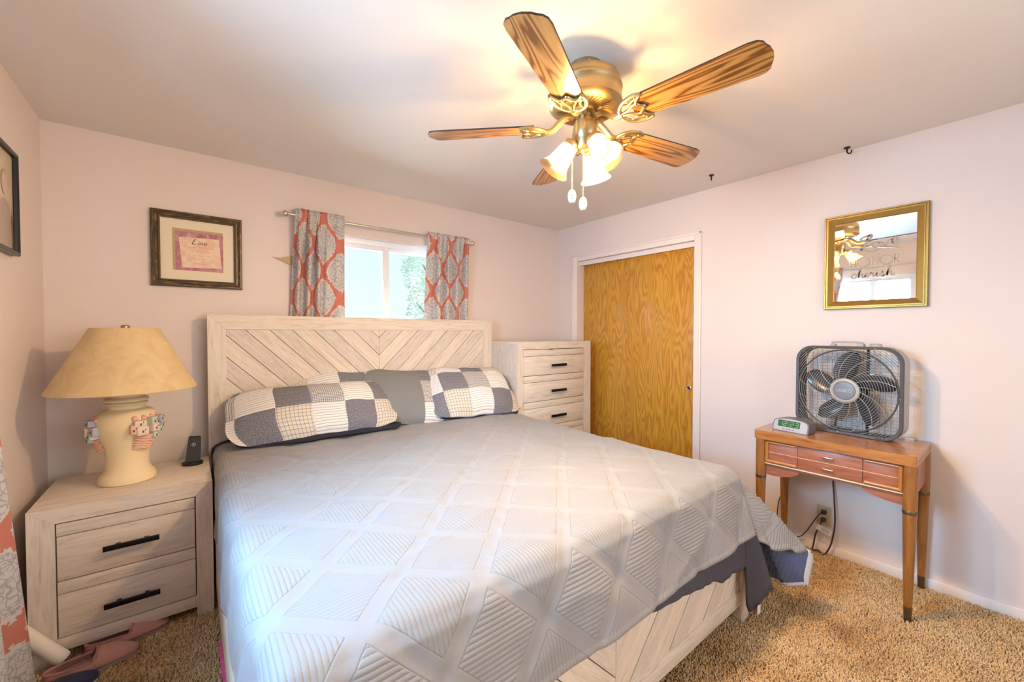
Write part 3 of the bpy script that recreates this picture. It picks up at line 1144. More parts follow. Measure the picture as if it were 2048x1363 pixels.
m.lathe([(0.048, 2.262), (0.050, 2.252), (0.032, 2.246), (0.031, 2.222), (0.044, 2.218), (0.046, 2.214), (0.046, 2.158), (0.042, 2.152), (0.040, 2.146), (0.041, 2.118), (0.036, 2.110), (0.018, 2.104), (0.012, 2.094), (0.004, 2.090)], 40, TF)
m.build('switch_housing', 'brass', fan)
# blades
PITCH = math.radians(12)


def blade_outline():
    L0, L1, w0, w1 = 0.205, 0.655, 0.056, 0.071
    p = [(L0, -w0), (L1 - 0.055, -w1), (L1 - 0.030, -w1 + 0.004), (L1 - 0.016, -w1 + 0.016), (L1 - 0.012, -w1 + 0.030), (L1 - 0.004, -0.026), (L1, 0.0)]
    q = [(x, -y) for x, y in p[::-1][1:]]
    return p + q


for k in range(5):
    a = math.radians(-9.2 + 72 * k)
    R = Matrix.Translation((FX, FY, 2.197)) @ Matrix.Rotation(a, 4, 'Z') @ Matrix.Rotation(-PITCH, 4, 'X')
    m = MB()
    o = blade_outline()
    m.prism(o, 0.000, 0.006, R, 0.0)
    nl = len(o)
    for q in range(len(m.f) - nl, len(m.f)):
        m.mi[q] = 1
    b = m.build('fan_blade', ['oak_blade', 'dark_edge'], fan)
    # pierced bracket: crescent ring with scrolls under the blade root and a curved arm to the hub
    m = MB()
    arm = catmull([(0.046, 0, 0.040), (0.075, 0, 0.042), (0.105, 0, 0.022), (0.135, 0, -0.004), (0.165, 0, -0.008)], 6)
    m.tube(arm, [0.011 + 0.003 * math.sin(i / len(arm) * PI) for i in range(len(arm))], 8, False, R)
    outer = catmull([(0.262, -0.060, -0.006), (0.235, -0.066, -0.006), (0.195, -0.056, -0.007), (0.168, -0.030, -0.008), (0.160, 0, -0.008), (0.168, 0.030, -0.008), (0.195, 0.056, -0.007), (0.235, 0.066, -0.006), (0.262, 0.060, -0.006)], 6)
    m.tube(outer, 0.0075, 8, False, R)
    inner = catmull([(0.262, -0.060, -0.006), (0.244, -0.046, -0.006), (0.232, -0.026, -0.006), (0.238, -0.014, -0.006), (0.252, 0, -0.006), (0.238, 0.014, -0.006), (0.232, 0.026, -0.006), (0.244, 0.046, -0.006), (0.262, 0.060, -0.006)], 6)
    m.tube(inner, 0.006, 8, False, R)
    for s in (-1, 1):
        m.tube(catmull([(0.164, 0.004 * s, -0.008), (0.195, 0.012 * s, -0.007), (0.215, 0.024 * s, -0.006), (0.234, 0.026 * s, -0.006)], 5), 0.005, 8, False, R)
        m.tube(catmull([(0.180, 0.044 * s, -0.007), (0.205, 0.036 * s, -0.006), (0.222, 0.044 * s, -0.006), (0.246, 0.050 * s, -0.006)], 5), 0.004, 8, False, R)
    for (x, y) in ((0.250, 0.0), (0.240, 0.055), (0.240, -0.055)):
        m.ball((x, y, -0.009), 0.005, 6, R)
    tag(m.build('blade_bracket', 'brass', b), 'pierced brass scroll bracket')
# light kit: three tilted bell shades
for k, az in enumerate((141.0, 21.0, -99.0)):
    a = math.radians(az)
    tilt = math.radians(36)
    d = Vector((math.cos(a) * math.sin(tilt), math.sin(a) * math.sin(tilt), -math.cos(tilt)))
    base = Vector((FX + 0.052 * math.cos(a), FY + 0.052 * math.sin(a), 2.135))
    R = Matrix.Translation(base) @ rot_to(d)
    m = MB()
    m.tube([(FX + 0.036 * math.cos(a), FY + 0.036 * math.sin(a), 2.150), base], 0.010, 10)
    m.lathe([(0.012, -0.006), (0.030, 0.0), (0.033, 0.010), (0.033, 0.022), (0.030, 0.026)], 28, R)
    hold = m.build('shade_holder', 'brass', fan)
    m = MB()
    prof = [(0.028, 0.012), (0.032, 0.022), (0.037, 0.045), (0.040, 0.070), (0.043, 0.092), (0.050, 0.112), (0.060, 0.126), (0.066, 0.132)]
    m.lathe(prof, 48, R, 0, False, False)
    m.build('glass_shade', 'shade_glass', hold)
    m = MB()
    m.ball((0, 0, 0.072), 0.026, 10, R, 0, (1, 1, 1.25))
    m.lathe([(0.012, 0.02), (0.013, 0.046)], 12, R)
    tag(m.build('light_bulb', 'bulb', hold), 'lit warm bulb')
    pl = bpy.data.lights.new('bulb_glow', 'POINT')
    pl.energy = BULB_POWER
    pl.color = (1.0, 0.68, 0.34)
    pl.shadow_soft_size = 0.026
    po = bpy.data.objects.new('bulb_glow', pl)
    COL.objects.link(po)
    po.location = R @ Vector((0, 0, 0.085))
# pull chains
for (ox, oy, z0, z1) in ((-0.045, 0.030, 2.118, 1.945), (-0.006, 0.006, 2.095, 1.917)):
    m = MB()
    n_ = int((z0 - z1) / 0.0055)
    for i in range(n_):
        m.ball((FX + ox, FY + oy, z0 - (i + 0.5) * (z0 - z1) / n_), 0.0024, 4)
    ch = m.build('pull_chain', 'brass', fan)
    m = MB()
    Tz = Matrix.Translation((FX + ox, FY + oy, z1 - 0.052))
    m.lathe([(0.008, 0.0), (0.013, 0.006), (0.0165, 0.018), (0.0165, 0.032), (0.013, 0.044), (0.008, 0.051), (0.003, 0.053)], 20, Tz)
    fob = m.build('pull_fob', 'white_rubber', ch)
    m = MB()
    for j in range(9):
        aa = math.radians(-138 + random.uniform(-40, 40))
        zz = 0.012 + random.random() * 0.026
        m.ball((0.0166 * math.cos(aa), 0.0166 * math.sin(aa), zz), 0.0026, 5, Tz)
    m.build('flower_motif', 'adobe_pink', fob)

# ceiling hooks
for (x, y, lab, az) in ((-0.261, -1.746, 'small black ceiling hook nearest the fan blade, above the closet door', 200), (-0.061, -2.435, 'small black cup hook at the ceiling edge above the gold mirror', 260)):
    m = MB()
    T0 = Matrix.Translation((x, y, H)) @ Matrix.Rotation(math.radians(az), 4, 'Z')
    m.lathe([(0.004, -0.026), (0.004, -0.006), (0.016, -0.005), (0.016, 0.0)], 16, T0)
    m.tube(catmull([(0, 0, -0.020), (0.002, 0, -0.030), (0.014, 0, -0.040), (0.022, 0, -0.030), (0.022, 0, -0.022)], 5), 0.0035, 7, False, T0)
    tag(m.build('ceiling_hook', 'hook', loc=(x, y, H)), lab, 'hook', 'hooks in the ceiling')

# ------------------------------------------------------------------ bed
BX0, BX1, BYF = -2.982, -0.985, -2.292
bed = thing('bed', 'whitewashed wood bed with chevron plank headboard and footboard', 'bed', ((BX0 + BX1) / 2, -1.2, 0))
hx0, hx1, hz = -2.987, -0.940, 1.474
hw, hr = 0.090, 0.090
HY = -0.118
m = MB()
T = basis((0, HY + 0.05, 0), (1, 0, 0), (0, 0, 1), (0, -1, 0))
m.prism([(hx0, 0.0), (hx0 + hw, 0.0), (hx0 + hw, hz - hr), (hx0, hz)], 0, 0.05, T, PI / 2)
m.prism([(hx1 - hw, 0.0), (hx1, 0.0), (hx1, hz), (hx1 - hw, hz - hr)], 0, 0.05, T, PI / 2)
m.prism([(hx0 + 0.0008, hz), (hx0 + hw, hz - hr + 0.0012), (hx1 - hw, hz - hr + 0.0012), (hx1 - 0.0008, hz)][::-1], 0, 0.0495, T, 0)
m.box(hx0 + hw, hx1 - hw, HY + 0.004, HY + 0.05, 0.30, 0.40, 0.002)
head = m.build('headboard', 'white_wood', bed)


def clip_poly(poly, x0, x1, y0, y1):
    def cut(P, f, inter):
        out = []
        for i in range(len(P)):
            a, b = P[i - 1], P[i]
            if f(b):
                if not f(a):
                    out.append(inter(a, b))
                out.append(b)
            elif f(a):
                out.append(inter(a, b))
        return out

    def ix(X):
        return lambda a, b: (X, a[1] + (b[1] - a[1]) * (X - a[0]) / (b[0] - a[0]))

    def iy(Y):
        return lambda a, b: (a[0] + (b[0] - a[0]) * (Y - a[1]) / (b[1] - a[1]), Y)
    for f, g in ((lambda p: p[0] >= x0 - 1e-9, ix(x0)), (lambda p: p[0] <= x1 + 1e-9, ix(x1)), (lambda p: p[1] >= y0 - 1e-9, iy(y0)), (lambda p: p[1] <= y1 + 1e-9, iy(y1))):
        if len(poly) < 3:
            return []
        poly = cut(poly, f, g)
    return poly


def chevron(px0, px1, pz0, pz1, pitch, first, T, th, gap=0.0022, up=False):
    """planks meeting in V shapes (up: inverted) on the centre line; returns MB of planks"""
    m = MB()
    xc = (px0 + px1) / 2
    n = int((pz1 - pz0 + (px1 - px0) / 2) / pitch) + 4
    for k in range(-2, n):
        a1 = pz1 - first - (k - 1) * pitch      # apex heights of the upper and lower joint
        a0 = a1 - pitch
        if up:
            a1 = pz0 + first + k * pitch
            a0 = a1 - pitch
        for side in (-1, 1):
            xe = px0 if side < 0 else px1
            dx = abs(xe - xc)
            s = -1 if up else 1
            g = gap
            poly = [(xc, a0 + g), (xe, a0 + g + s * dx), (xe, a1 - g + s * dx), (xc, a1 - g)]
            if side < 0:
                poly = poly[::-1]
            c = clip_poly(poly, min(xe, xc + (0.0008 if side > 0 else 0)), max(xe, xc - (0.0008 if side < 0 else 0)), pz0, pz1)
            if len(c) >= 3:
                z1 = th - (0.0 if k % 2 else 0.0015)
                ang = math.atan2(s * 1.0, side * 1.0)
                m.prism(c, 0, z1, T, ang, mi=k % 2)
    return m


Tb = basis((0, HY + 0.022, 0), (1, 0, 0), (0, 0, 1), (0, -1, 0))
m = chevron(hx0 + hw, hx1 - hw, 0.40, hz - hr, 0.130, 0.055, Tb, 0.0185)
m.build('chevron_panel', ['white_wood', 'white_wood_dark'], head)
m = MB()
m.box(hx0 + hw, hx1 - hw, HY + 0.023, HY + 0.035, 0.38, hz - hr + 0.001, 0)
m.build('back_panel', 'gap', head)
# side rails
m = MB()
m.box(BX0, BX0 + 0.022, BYF + 0.03, HY, 0.10, 0.362, 0.003)
m.build('side_rail', 'white_wood', bed)
m = MB()
m.box(BX1 - 0.040, BX1 - 0.018, BYF + 0.03, HY, 0.10, 0.362, 0.003)
m.build('side_rail', 'white_wood', bed)
# footboard
fz0, fz1 = 0.085, 0.415
m = MB()
m.box(BX0 + 0.07, BX1 - 0.066, BYF + 0.006, BYF + 0.034, fz0, fz0 + 0.072, 0.002)
m.box(BX0 + 0.07, BX1 - 0.066, BYF + 0.006, BYF + 0.034, fz1 - 0.04, fz1, 0.002)
foot = m.build('footboard', 'white_wood', bed)
Tb = basis((0, BYF + 0.026, 0), (1, 0, 0), (0, 0, 1), (0, -1, 0))
m = chevron(BX0 + 0.07, BX1 - 0.066, fz0 + 0.072, fz1 - 0.04, 0.130, 0.02, Tb, 0.0135, up=False)
m.build('chevron_panel', ['white_wood', 'white_wood_dark'], foot)
m = MB()
m.box(BX0 + 0.07, BX1 - 0.066, BYF + 0.024, BYF + 0.030, fz0 + 0.06, fz1 - 0.02, 0)
m.build('back_panel', 'ferrule', foot)
for x0, x1 in ((BX0, BX0 + 0.07), (BX1 - 0.066, BX1)):
    m = MB()
    m.box(x0, x1, BYF - 0.004, BYF + 0.062, 0.0, 0.41, 0.010, grain=2, seg=3)
    m.build('corner_post', 'white_wood', bed)

# mattress with navy fitted sheet
MX0, MX1, MY0, MY1, MZ = -2.950, -1.012, -2.235, -0.128, 0.700
m = MB()
m.box(MX0, MX1, MY0, MY1, 0.36, MZ, 0.055, seg=4)
tag(m.build('mattress', 'navy_dark'), 'mattress in a dark navy fitted sheet under the pale quilt', 'mattress')

# ------------------------------------------------------------------ quilt
QZ = 0.712
UX0, UX1, VY = -2.918, -1.045, -2.205       # edges of the flat top before it rolls over
UH = -0.185                                  # head edge
OL, OR, OF = 0.37, 0.62, 0.318
RAD = 0.055


def lerp_tab(tab, x):
    if x <= tab[0][0]:
        return tab[0][1:]
    for a, b in zip(tab, tab[1:]):
        if x <= b[0]:
            t = (x - a[0]) / (b[0] - a[0])
            t = t * t * (3 - 2 * t)
            return tuple(p + (q - p) * t for p, q in zip(a[1:], b[1:]))
    return tab[-1][1:]


# fold angle across the right front corner: phi, azimuth, dip below horizontal
COR = [(0, -3, 77), (11, -14, 73), (21, -38, 66), (26, -43, 58), (33, -40, 46), (40, -48, 54), (52, -66, 67), (70, -84, 75), (90, -90, 75)]


def roll(e, dip):
    th = math.radians(dip)
    if e < RAD * th:
        a = e / RAD
        return RAD * math.sin(a), RAD * (1 - math.cos(a))
    q = e - RAD * th
    return RAD * math.sin(th) + q * math.cos(th), RAD * (1 - math.cos(th)) + q * math.sin(th)


def quilt_pos(u, v, lift=0.0):
    """u, v flat coordinates (same as world x, y on the bed top)"""
    eu = u - UX1 if u > UX1 else (UX0 - u if u < UX0 else 0.0)
    ev = VY - v if v < VY else 0.0
    bx = min(max(u, UX0), UX1)
    by = max(v, VY)
    if eu <= 0 and ev <= 0:
        return Vector((u, v, QZ))
    e = math.hypot(eu, ev)
    phi = math.degrees(math.atan2(ev, eu))
    if u > UX1 or (eu == 0 and u > (UX0 + UX1) / 2):
        az, dip = lerp_tab(COR, phi)
        if ev <= 0:
            k = min(1.0, max(0.0, (v + 2.15) / 1.4))
            dip = dip + (89.0 - dip) * k
        if eu > 0 and ev > 0 and e < 0.12:
            k = e / 0.12
            az = -phi * (1 - k) + az * k
            dip = (62 * (1 - k) + dip * k)
    else:
        az = 180 + phi
        if eu == 0:
            az, dip = 270, 75
        else:
            dip = 88 - 13 * (phi / 90) - 8 * math.sin(math.radians(2 * phi))
    o_, d_ = roll(e, dip)
    a = math.radians(az)
    return Vector((bx + o_ * math.cos(a), by + o_ * math.sin(a), QZ - d_))


P_ = 0.315


def quilt_disp(u, v):
    fu, fv = u + 2.785, v + 0.95
    a, c = (fu + fv) / P_, (fu - fv) / P_
    fa, fc = abs((a % 1) - 0.5), abs((c % 1) - 0.5)
    near = max(fa, fc)
    puff = math.cos(min(near / 0.5, 1) * PI / 2) ** 0.7 * 0.007
    na, nc = min(a % 1, 1 - a % 1), min(c % 1, 1 - c % 1)
    node = math.exp(-(na * na + nc * nc) / 0.012)
    amp = 0.006 + 0.003 * math.sin(3.1 * u + 1) * math.sin(2.3 * v)
    pk = -node * amp
    # pucker folds radiating from the bands
    fold = 0.0028 * math.exp(-((min(na, nc)) / 0.10) ** 2) * math.sin(60 * (u * 0.8 + v * 0.3) + 5 * noise.noise((u * 3, v * 3, 0)))
    wr = noise.noise((u * 2.1, v * 2.1, 1.7)) * 0.010 + noise.noise((u * 5.5 + 3, v * 4.0, 4.0)) * 0.005
    ridge = (0.5 - abs(noise.noise((u * 1.6 - v * 1.1, v * 3.4 + u * 0.8, 9.0)))) ** 3 * 0.05
    return puff + pk + fold + wr + ridge


fu0, fu1, fv0, fv1 = UX0 - OL, UX1 + OR, VY - OF, UH
NU, NV = 262, 214
qv = []
for j in range(NV + 1):
    v = fv0 + (fv1 - fv0) * j / NV
    for i in range(NU + 1):
        u = fu0 + (fu1 - fu0) * i / NU
        qv.append((u, v))
h_ = 0.004
qp = []
for (u, v) in qv:
    p = quilt_pos(u, v)
    du = quilt_pos(u + h_, v) - quilt_pos(u - h_, v)
    dv = quilt_pos(u, v + h_) - quilt_pos(u, v - h_)
    n_ = du.cross(dv)
    n_ = n_.normalized() if n_.length > 1e-9 else Vector((0, 0, 1))
    # gentle hanging folds in the drops
    ev = max(0, VY - v)
    eu = max(0, u - UX1)
    s = 0.0
    if ev > 0.06 and eu < 0.05:
        s += 0.008 * (ev - 0.06) / 0.3 * (1 + math.sin(u * 9.0 + 0.6)) + 0.003 * (ev / 0.3) * (1 + math.sin(u * 23)) + 0.006
    if eu > 0.06 and ev < 0.05 and v < -0.7:
        s += 0.014 * min(1, (-0.7 - v) / 0.5) * (eu - 0.06) / 0.4 * math.sin(v * 8.0)
    qp.append(p + n_ * (quilt_disp(u, v) + s))
me = bpy.data.meshes.new('quilt')
fs = []
for j in range(NV):
    for i in range(NU):
        a = j * (NU + 1) + i
        fs.append((a, a + 1, a + NU + 2, a + NU + 1))
qo = Vector((-1.98, -1.2, 0.40))
me.from_pydata([tuple(p - qo) for p in qp], [], fs)
ul = me.uv_layers.new(name='UVMap')
u2 = me.uv_layers.new(name='hem')
li = [0] * len(me.loops)
me.loops.foreach_get('vertex_index', li)
fl, f2 = [], []
for k in li:
    u, v = qv[k]
    fl += [u + 2.785, v + 0.95]
    f2 += [min(u - fu0, fu1 - u, v - fv0, fv1 - v), 0.0]
ul.data.foreach_set('uv', fl)
u2.data.foreach_set('uv', f2)
me.polygons.foreach_set('use_smooth', [True] * len(fs))
me.materials.append(M['quilt_top'])
me.materials.append(M['quilt_under'])
me.update()
quilt = bpy.data.objects.new('quilt', me)
COL.objects.link(quilt)
quilt.location = qo
md = quilt.modifiers.new('thickness', 'SOLIDIFY')
md.thickness = 0.009
md.offset = -1
md.material_offset = 1
md.material_offset_rim = 0
tag(quilt, 'pale grey quilted bedspread with diamond lattice bands over the bed', 'bedspread')

# ------------------------------------------------------------------ navy top sheet hanging at the foot
S_ = [  # top x,y ; bottom x,y,z
    ((-2.10, -2.302), (-2.10, -2.304, 0.425)), ((-1.90, -2.302), (-1.90, -2.308, 0.405)), ((-1.75, -2.304), (-1.75, -2.312, 0.388)), ((-1.60, -2.304), (-1.60, -2.314, 0.372)),
    ((-1.48, -2.304), (-1.48, -2.315, 0.352)), ((-1.40, -2.304), (-1.395, -2.316, 0.345)), ((-1.33, -2.306), (-1.32, -2.318, 0.312)), ((-1.24, -2.306), (-1.23, -2.320, 0.318)), ((-1.16, -2.306), (-1.14, -2.320, 0.300)),
    ((-1.095, -2.308), (-1.100, -2.322, 0.290)), ((-1.085, -2.310), (-1.108, -2.335, 0.112)), ((-1.060, -2.322), (-1.060, -2.372, 0.150)), ((-1.030, -2.328), (-1.010, -2.392, 0.195)),
    ((-1.000, -2.325), (-0.965, -2.385, 0.175)), ((-0.975, -2.310), (-0.940, -2.350, 0.185)), ((-0.955, -2.285), (-0.905, -2.330, 0.225)), ((-0.945, -2.24), (-0.885, -2.26, 0.24)), ((-0.945, -2.12), (-0.90, -2.12, 0.26)), ((-0.95, -1.9), (-0.92, -1.9, 0.29))]
tops = catmull([(a[0], a[1], 0.46) for a, b in S_], 5)
bots = catmull([b for a, b in S_], 5)
nS = len(tops)


def sheet_fn(s, t):
    i = int(round(s * (nS - 1)))
    p = tops[i].lerp(bots[i], t)
    bulge = 0.006 * math.sin(i * 0.9) * t
    return p + Vector((0, -abs(bulge), 0))


m = MB()
m.grid(sheet_fn, nS - 1, 10)
sh = m.build('top_sheet', 'navy', sharp=0)
md = sh.modifiers.new('thickness', 'SOLIDIFY')
md.thickness = 0.003
md.offset = -1
tag(sh, 'dark navy sheet hanging out below the quilt at the foot of the bed', 'sheet')
m = MB()
m.box(-1.085, -1.055, -2.372, -2.3705, 0.098, 0.140, 0, T=None)
tag(m.build('care_label', 'tag', sh), 'small white care label on the sheet hem')


# ------------------------------------------------------------------ pillows
def pillow_mb(Lx, Hy, Th, T, flange=0.0, su=0.0, sv=0.0, seed=0, nx=36, ny=22, sag=0.0, split=None):
    m = MB()

    def f(sgn):
        def g(a, b):
            s, t = a * 2 - 1, b * 2 - 1
            ss = max(-1, min(1, s * (1 + flange)))
            th = max(0.0, (1 - abs(ss) ** 2.4)) ** 0.62 * max(0.0, (1 - abs(t) ** 2.2)) ** 0.60
            x = Lx / 2 * s * (1 - 0.10 * abs(t) ** 4)
            y = Hy / 2 * t * (1 - 0.16 * abs(s) ** 5 - 0.04 * math.sin(s * 3 + seed))
            z = sgn * th * Th / 2
            w = noise.noise((x * 5 + seed, y * 5, sgn * 2.0)) * 0.018 + noise.noise((x * 14 + seed, y * 9, sgn)) * 0.006
            z += w * (0.25 + th)
            x += noise.noise((y * 6, seed, 3)) * 0.012
            y += noise.noise((x * 6, seed, 8)) * 0.014 - sag * (1 - s * s) * max(0, t)
            return (x, y, z)
        return g
    uvf = lambda a, b: (a * Lx + su, b * Hy + sv)
    m.grid(f(1), nx, ny, T, 0, uvf)
    k0 = len(m.f)
    m.grid(f(-1), nx, ny, T, 0, uvf, flip=True)
    if split:
        for idx, uvq in enumerate(m.uv):
            uu = sum(q[0] for q in uvq) / len(uvq) - su
            m.mi[idx] = 1 if uu > split else 0
    return m


def lean(o, yaw_deg, lean_deg, roll_deg=0.0):
    """local X along the bed head, Y up the pillow, Z out towards the foot"""
    R = Matrix.Rotation(math.radians(yaw_deg), 4, 'Z') @ Matrix.Rotation(math.radians(lean_deg), 4, 'X') @ Matrix.Rotation(math.radians(roll_deg), 4, 'Z')
    return Matrix.Translation(o) @ R


G = 'pillows along the headboard'
m = pillow_mb(0.98, 0.41, 0.20, lean((-2.425, -0.322, 0.878), -1, 44, 1), 0.05, 0.155, 0.0, 1)
tag(m.build('pillow', 'patch0'), 'blue and white patchwork pillow at the left end of the headboard', 'pillow', G)
m = pillow_mb(0.66, 0.42, 0.09, lean((-2.22, -0.195, 0.905), -2, 62, 2), 0.05, 0.10, 0.08, 5)
tag(m.build('pillow', 'patch1'), 'patchwork pillow mostly hidden behind the left patchwork pillow', 'pillow', G)
m = pillow_mb(0.76, 0.47, 0.17, lean((-1.745, -0.272, 0.890), 2, 52, -8), 0.04, 0.03, 0.05, 9, split=0.40)
tag(m.build('pillow', ['grey_cotton', 'patch1']), 'slate grey pillow in the middle with a patchwork edge at its right', 'pillow', G)
m = pillow_mb(0.76, 0.49, 0.24, lean((-1.300, -0.350, 0.900), -5, 43, -3), 0.04, 0.29, 0.0, 14)
tag(m.build('pillow', 'patch0'), 'plump blue and white patchwork pillow at the right end of the headboard', 'pillow', G)
for (x, yw, w, lab) in ((-2.40, -1, 0.95, 'navy pillow lying flat under the left patchwork pillow'), (-1.26, -3, 0.78, 'navy pillow lying flat under the right patchwork pillow')):
    m = pillow_mb(w, 0.30, 0.05, lean((x, -0.36, 0.748), yw, 4), 0.02, 0, 0, 20 + x)
    tag(m.build('pillow', 'navy_dark'), lab, 'pillow', G)

# cord and pale piping at the head end of the mattress
m = MB()
m.tube(catmull([(-2.86, -0.150, 0.725), (-2.93, -0.150, 0.712), (-2.965, -0.150, 0.690), (-2.972, -0.152, 0.655), (-2.966, -0.160, 0.60), (-2.958, -0.17, 0.54)], 8), 0.006, 8)
tag(m.build('power_cord', 'cord_black'), 'black cord looped over the head corner of the mattress beside the nightstand', 'cord')

# ------------------------------------------------------------------ nightstand
NX0, NX1, NYF, NYB, NZ = -3.588, -2.992, -0.665, -0.175, 0.652
ns = thing('nightstand', 'whitewashed two-drawer nightstand under the table lamp', 'nightstand', ((NX0 + NX1) / 2, (NYF + NYB) / 2, 0))
fx0, fx1 = -3.511, -3.057
m = MB()
T = basis((0, NYF + 0.022, 0), (1, 0, 0), (0, 0, 1), (0, -1, 0))
tz = 0.588
m.prism([(NX0, 0.0), (fx0, 0.0), (fx0, tz), (NX0, NZ)], 0, 0.022, T, PI / 2)
m.prism([(fx1, 0.0), (NX1, 0.0), (NX1, NZ), (fx1, tz)], 0, 0.022, T, PI / 2)
m.prism([(NX0 + 0.0008, NZ), (fx0, tz + 0.001), (fx1, tz + 0.001), (NX1 - 0.0008, NZ)][::-1], 0, 0.0216, T, 0)
m.box(fx0, fx1, NYF + 0.001, NYF + 0.022, 0.058, 0.110, 0.001)
m.box(NX0, NX0 + 0.02, NYF + 0.022, NYB, 0.058, NZ - 0.022, 0)
m.box(NX1 - 0.02, NX1, NYF + 0.022, NYB, 0.058, NZ - 0.022, 0)
m.box(NX0 + 0.02, NX1 - 0.02, NYB, NYB + 0.012, 0.058, NZ - 0.022, 0)
m.box(NX0 + 0.02, NX1 - 0.02, NYF + 0.022, NYB, 0.058, 0.076, 0)
for x0 in (NX0, NX1 - 0.05):
    m.box(x0, x0 + 0.05, NYB - 0.05, NYB, 0.0, 0.058, 0)
body = m.build('carcass', 'white_wood', ns)
m = MB()
m.box(NX0, NX1, NYF + 0.0218, NYB + 0.012, NZ - 0.022, NZ, 0.001)
m.build('top', 'white_wood', ns)
m = MB()
m.box(fx0 - 0.002, fx1 + 0.002, NYF + 0.024, NYF + 0.030, 0.10, tz + 0.004, 0)
m.build('drawer_gap', 'gap', body)


def drawer(parent, x0, x1, yf, z0, z1, strip, hx0, hx1, hz, name='drawer'):
    m = MB()
    m.box(x0, x1, yf + 0.004, yf + 0.020, z0, z1 - strip - 0.0030, 0.0015)
    m.box(x0, x1, yf + 0.0015, yf + 0.020, z1 - strip, z1, 0.0015)
    d = m.build(name, 'white_wood', parent)
    m = MB()
    m.box(hx0, hx1, yf - 0.030, yf - 0.022, hz - 0.011, hz + 0.011, 0.001)
    for q in (hx0 + 0.045, hx1 - 0.045):
        m.box(q - 0.008, q + 0.008, yf - 0.024, yf + 0.006, hz - 0.004, hz + 0.006, 0.001)
    tag(m.build('handle', 'black_metal', d), 'black bar handle')
    return d


drawer(ns, fx0 + 0.004, fx1 - 0.004, NYF, 0.348, tz - 0.004, 0.050, -3.370, -3.188, 0.448)
drawer(ns, fx0 + 0.004, fx1 - 0.004, NYF, 0.114, 0.344, 0.050, -3.370, -3.188, 0.200)

# ------------------------------------------------------------------ table lamp
LX, LY = -3.312, -0.405
lamp = thing('table_lamp', 'cream plaster table lamp with adobe village reliefs and wide parchment shade', 'table lamp', (LX, LY, NZ))
TL = Matrix.Translation((LX, LY, NZ))
m = MB()
m.lathe([(0.098, 0.0), (0.106, 0.006), (0.106, 0.020), (0.098, 0.040), (0.088, 0.050), (0.087, 0.056), (0.080, 0.070), (0.078, 0.10), (0.080, 0.135), (0.090, 0.175), (0.104, 0.215), (0.115, 0.255), (0.119, 0.285), (0.114, 0.315), (0.098, 0.338), (0.080, 0.347), (0.070, 0.352)], 56, TL)
lb = m.build('base', 'lamp_ceramic', lamp)
m = MB()
m.lathe([(0.070, 0.352), (0.069, 0.366), (0.078, 0.372), (0.078, 0.378), (0.064, 0.384), (0.078, 0.386), (0.084, 0.394), (0.078, 0.402), (0.064, 0.406), (0.062, 0.438), (0.030, 0.442), (0.012, 0.444), (0.012, 0.52)], 48, TL)
m.build('neck', 'lamp_ceramic', lamp)
# adobe village reliefs
ra = random.Random(11)
for side, az0 in ((0, -46), (1, 184)):
    m = MB()

    def surf(az, z):
        prof = [(0.078, 0.10), (0.080, 0.135), (0.090, 0.175), (0.104, 0.215), (0.115, 0.255), (0.119, 0.285), (0.114, 0.315), (0.098, 0.338)]
        for a, b in zip(prof, prof[1:]):
            if z <= b[1]:
                t = (z - a[1]) / (b[1] - a[1])
                return a[0] + (b[0] - a[0]) * t
        return 0.098
    blocks = [(-20, 0.288, 0.044, 0.030, 1), (4, 0.292, 0.030, 0.038, 2), (20, 0.298, 0.030, 0.030, 3), (-16, 0.252, 0.046, 0.042, 1), (8, 0.258, 0.036, 0.040, 1), (22, 0.242, 0.034, 0.034, 2), (30, 0.262, 0.026, 0.040, 3), (-30, 0.262, 0.022, 0.044, 0), (12, 0.222, 0.030, 0.026, 2)]
    for (da, z, w, h, mi) in blocks:
        a = math.radians(az0 + da)
        r = surf(a, z) - 0.012
        R = Matrix.Translation((LX, LY, NZ)) @ Matrix.Rotation(a, 4, 'Z')
        dep = 0.026 + ra.random() * 0.010
        m.box(r, r + dep + 0.008, -w / 2, w / 2, z - h / 2, z + h / 2, 0.004, T=R, mi=mi)
        m.box(r + dep + 0.0075, r + dep + 0.0095, -0.004, 0.003, z - 0.008, z + 0.002, 0, T=R, mi=4)
        m.box(r + dep + 0.0075, r + dep + 0.0095, 0.007, 0.011, z + 0.003, z + 0.009, 0, T=R, mi=4)
    for k in range(6):
        z = 0.218 - k * 0.010
        pts = []
        for q in range(9):
            a = math.radians(az0 - 28 + q * 7.5)
            r = surf(a, z) + 0.004 + 0.008 * math.sin(q / 8 * PI)
            pts.append((LX + r * math.cos(a), LY + r * math.sin(a), NZ + z + 0.004 * math.sin(q * 1.7 + k)))
        m.tube(pts, [0.003 + 0.007 * math.sin(q / 8 * PI) for q in range(9)], 7, mi=0)
    for q in range(7):
        a = math.radians(az0 - 26 + q * 9)
        r = surf(a, 0.318)
        m.ball((LX + r * math.cos(a), LY + r * math.sin(a), NZ + 0.310 - 0.02 * (q % 2)), 0.013, 7, mi=0)
    m.build('adobe_relief', ['adobe_pink', 'adobe_cream', 'adobe_green', 'adobe_blue', 'adobe_dark'], lb)
m = MB()
m.lathe([(0.270, 0.440), (0.271, 0.443), (0.125, 0.735), (0.122, 0.736), (0.1235, 0.733), (0.268, 0.443), (0.268, 0.440)], 72, TL, 0, False, False)
m.build('lamp_shade', 'parchment', lamp)
m = MB()
for k in range(3):
    a = 2 * PI * k / 3
    m.tube([(LX + 0.123 * math.cos(a), LY + 0.123 * math.sin(a), NZ + 0.733), (LX, LY, NZ + 0.728)], 0.002, 6)
m.tube([(LX, LY, NZ + 0.52), (LX, LY, NZ + 0.735)], 0.004, 8)
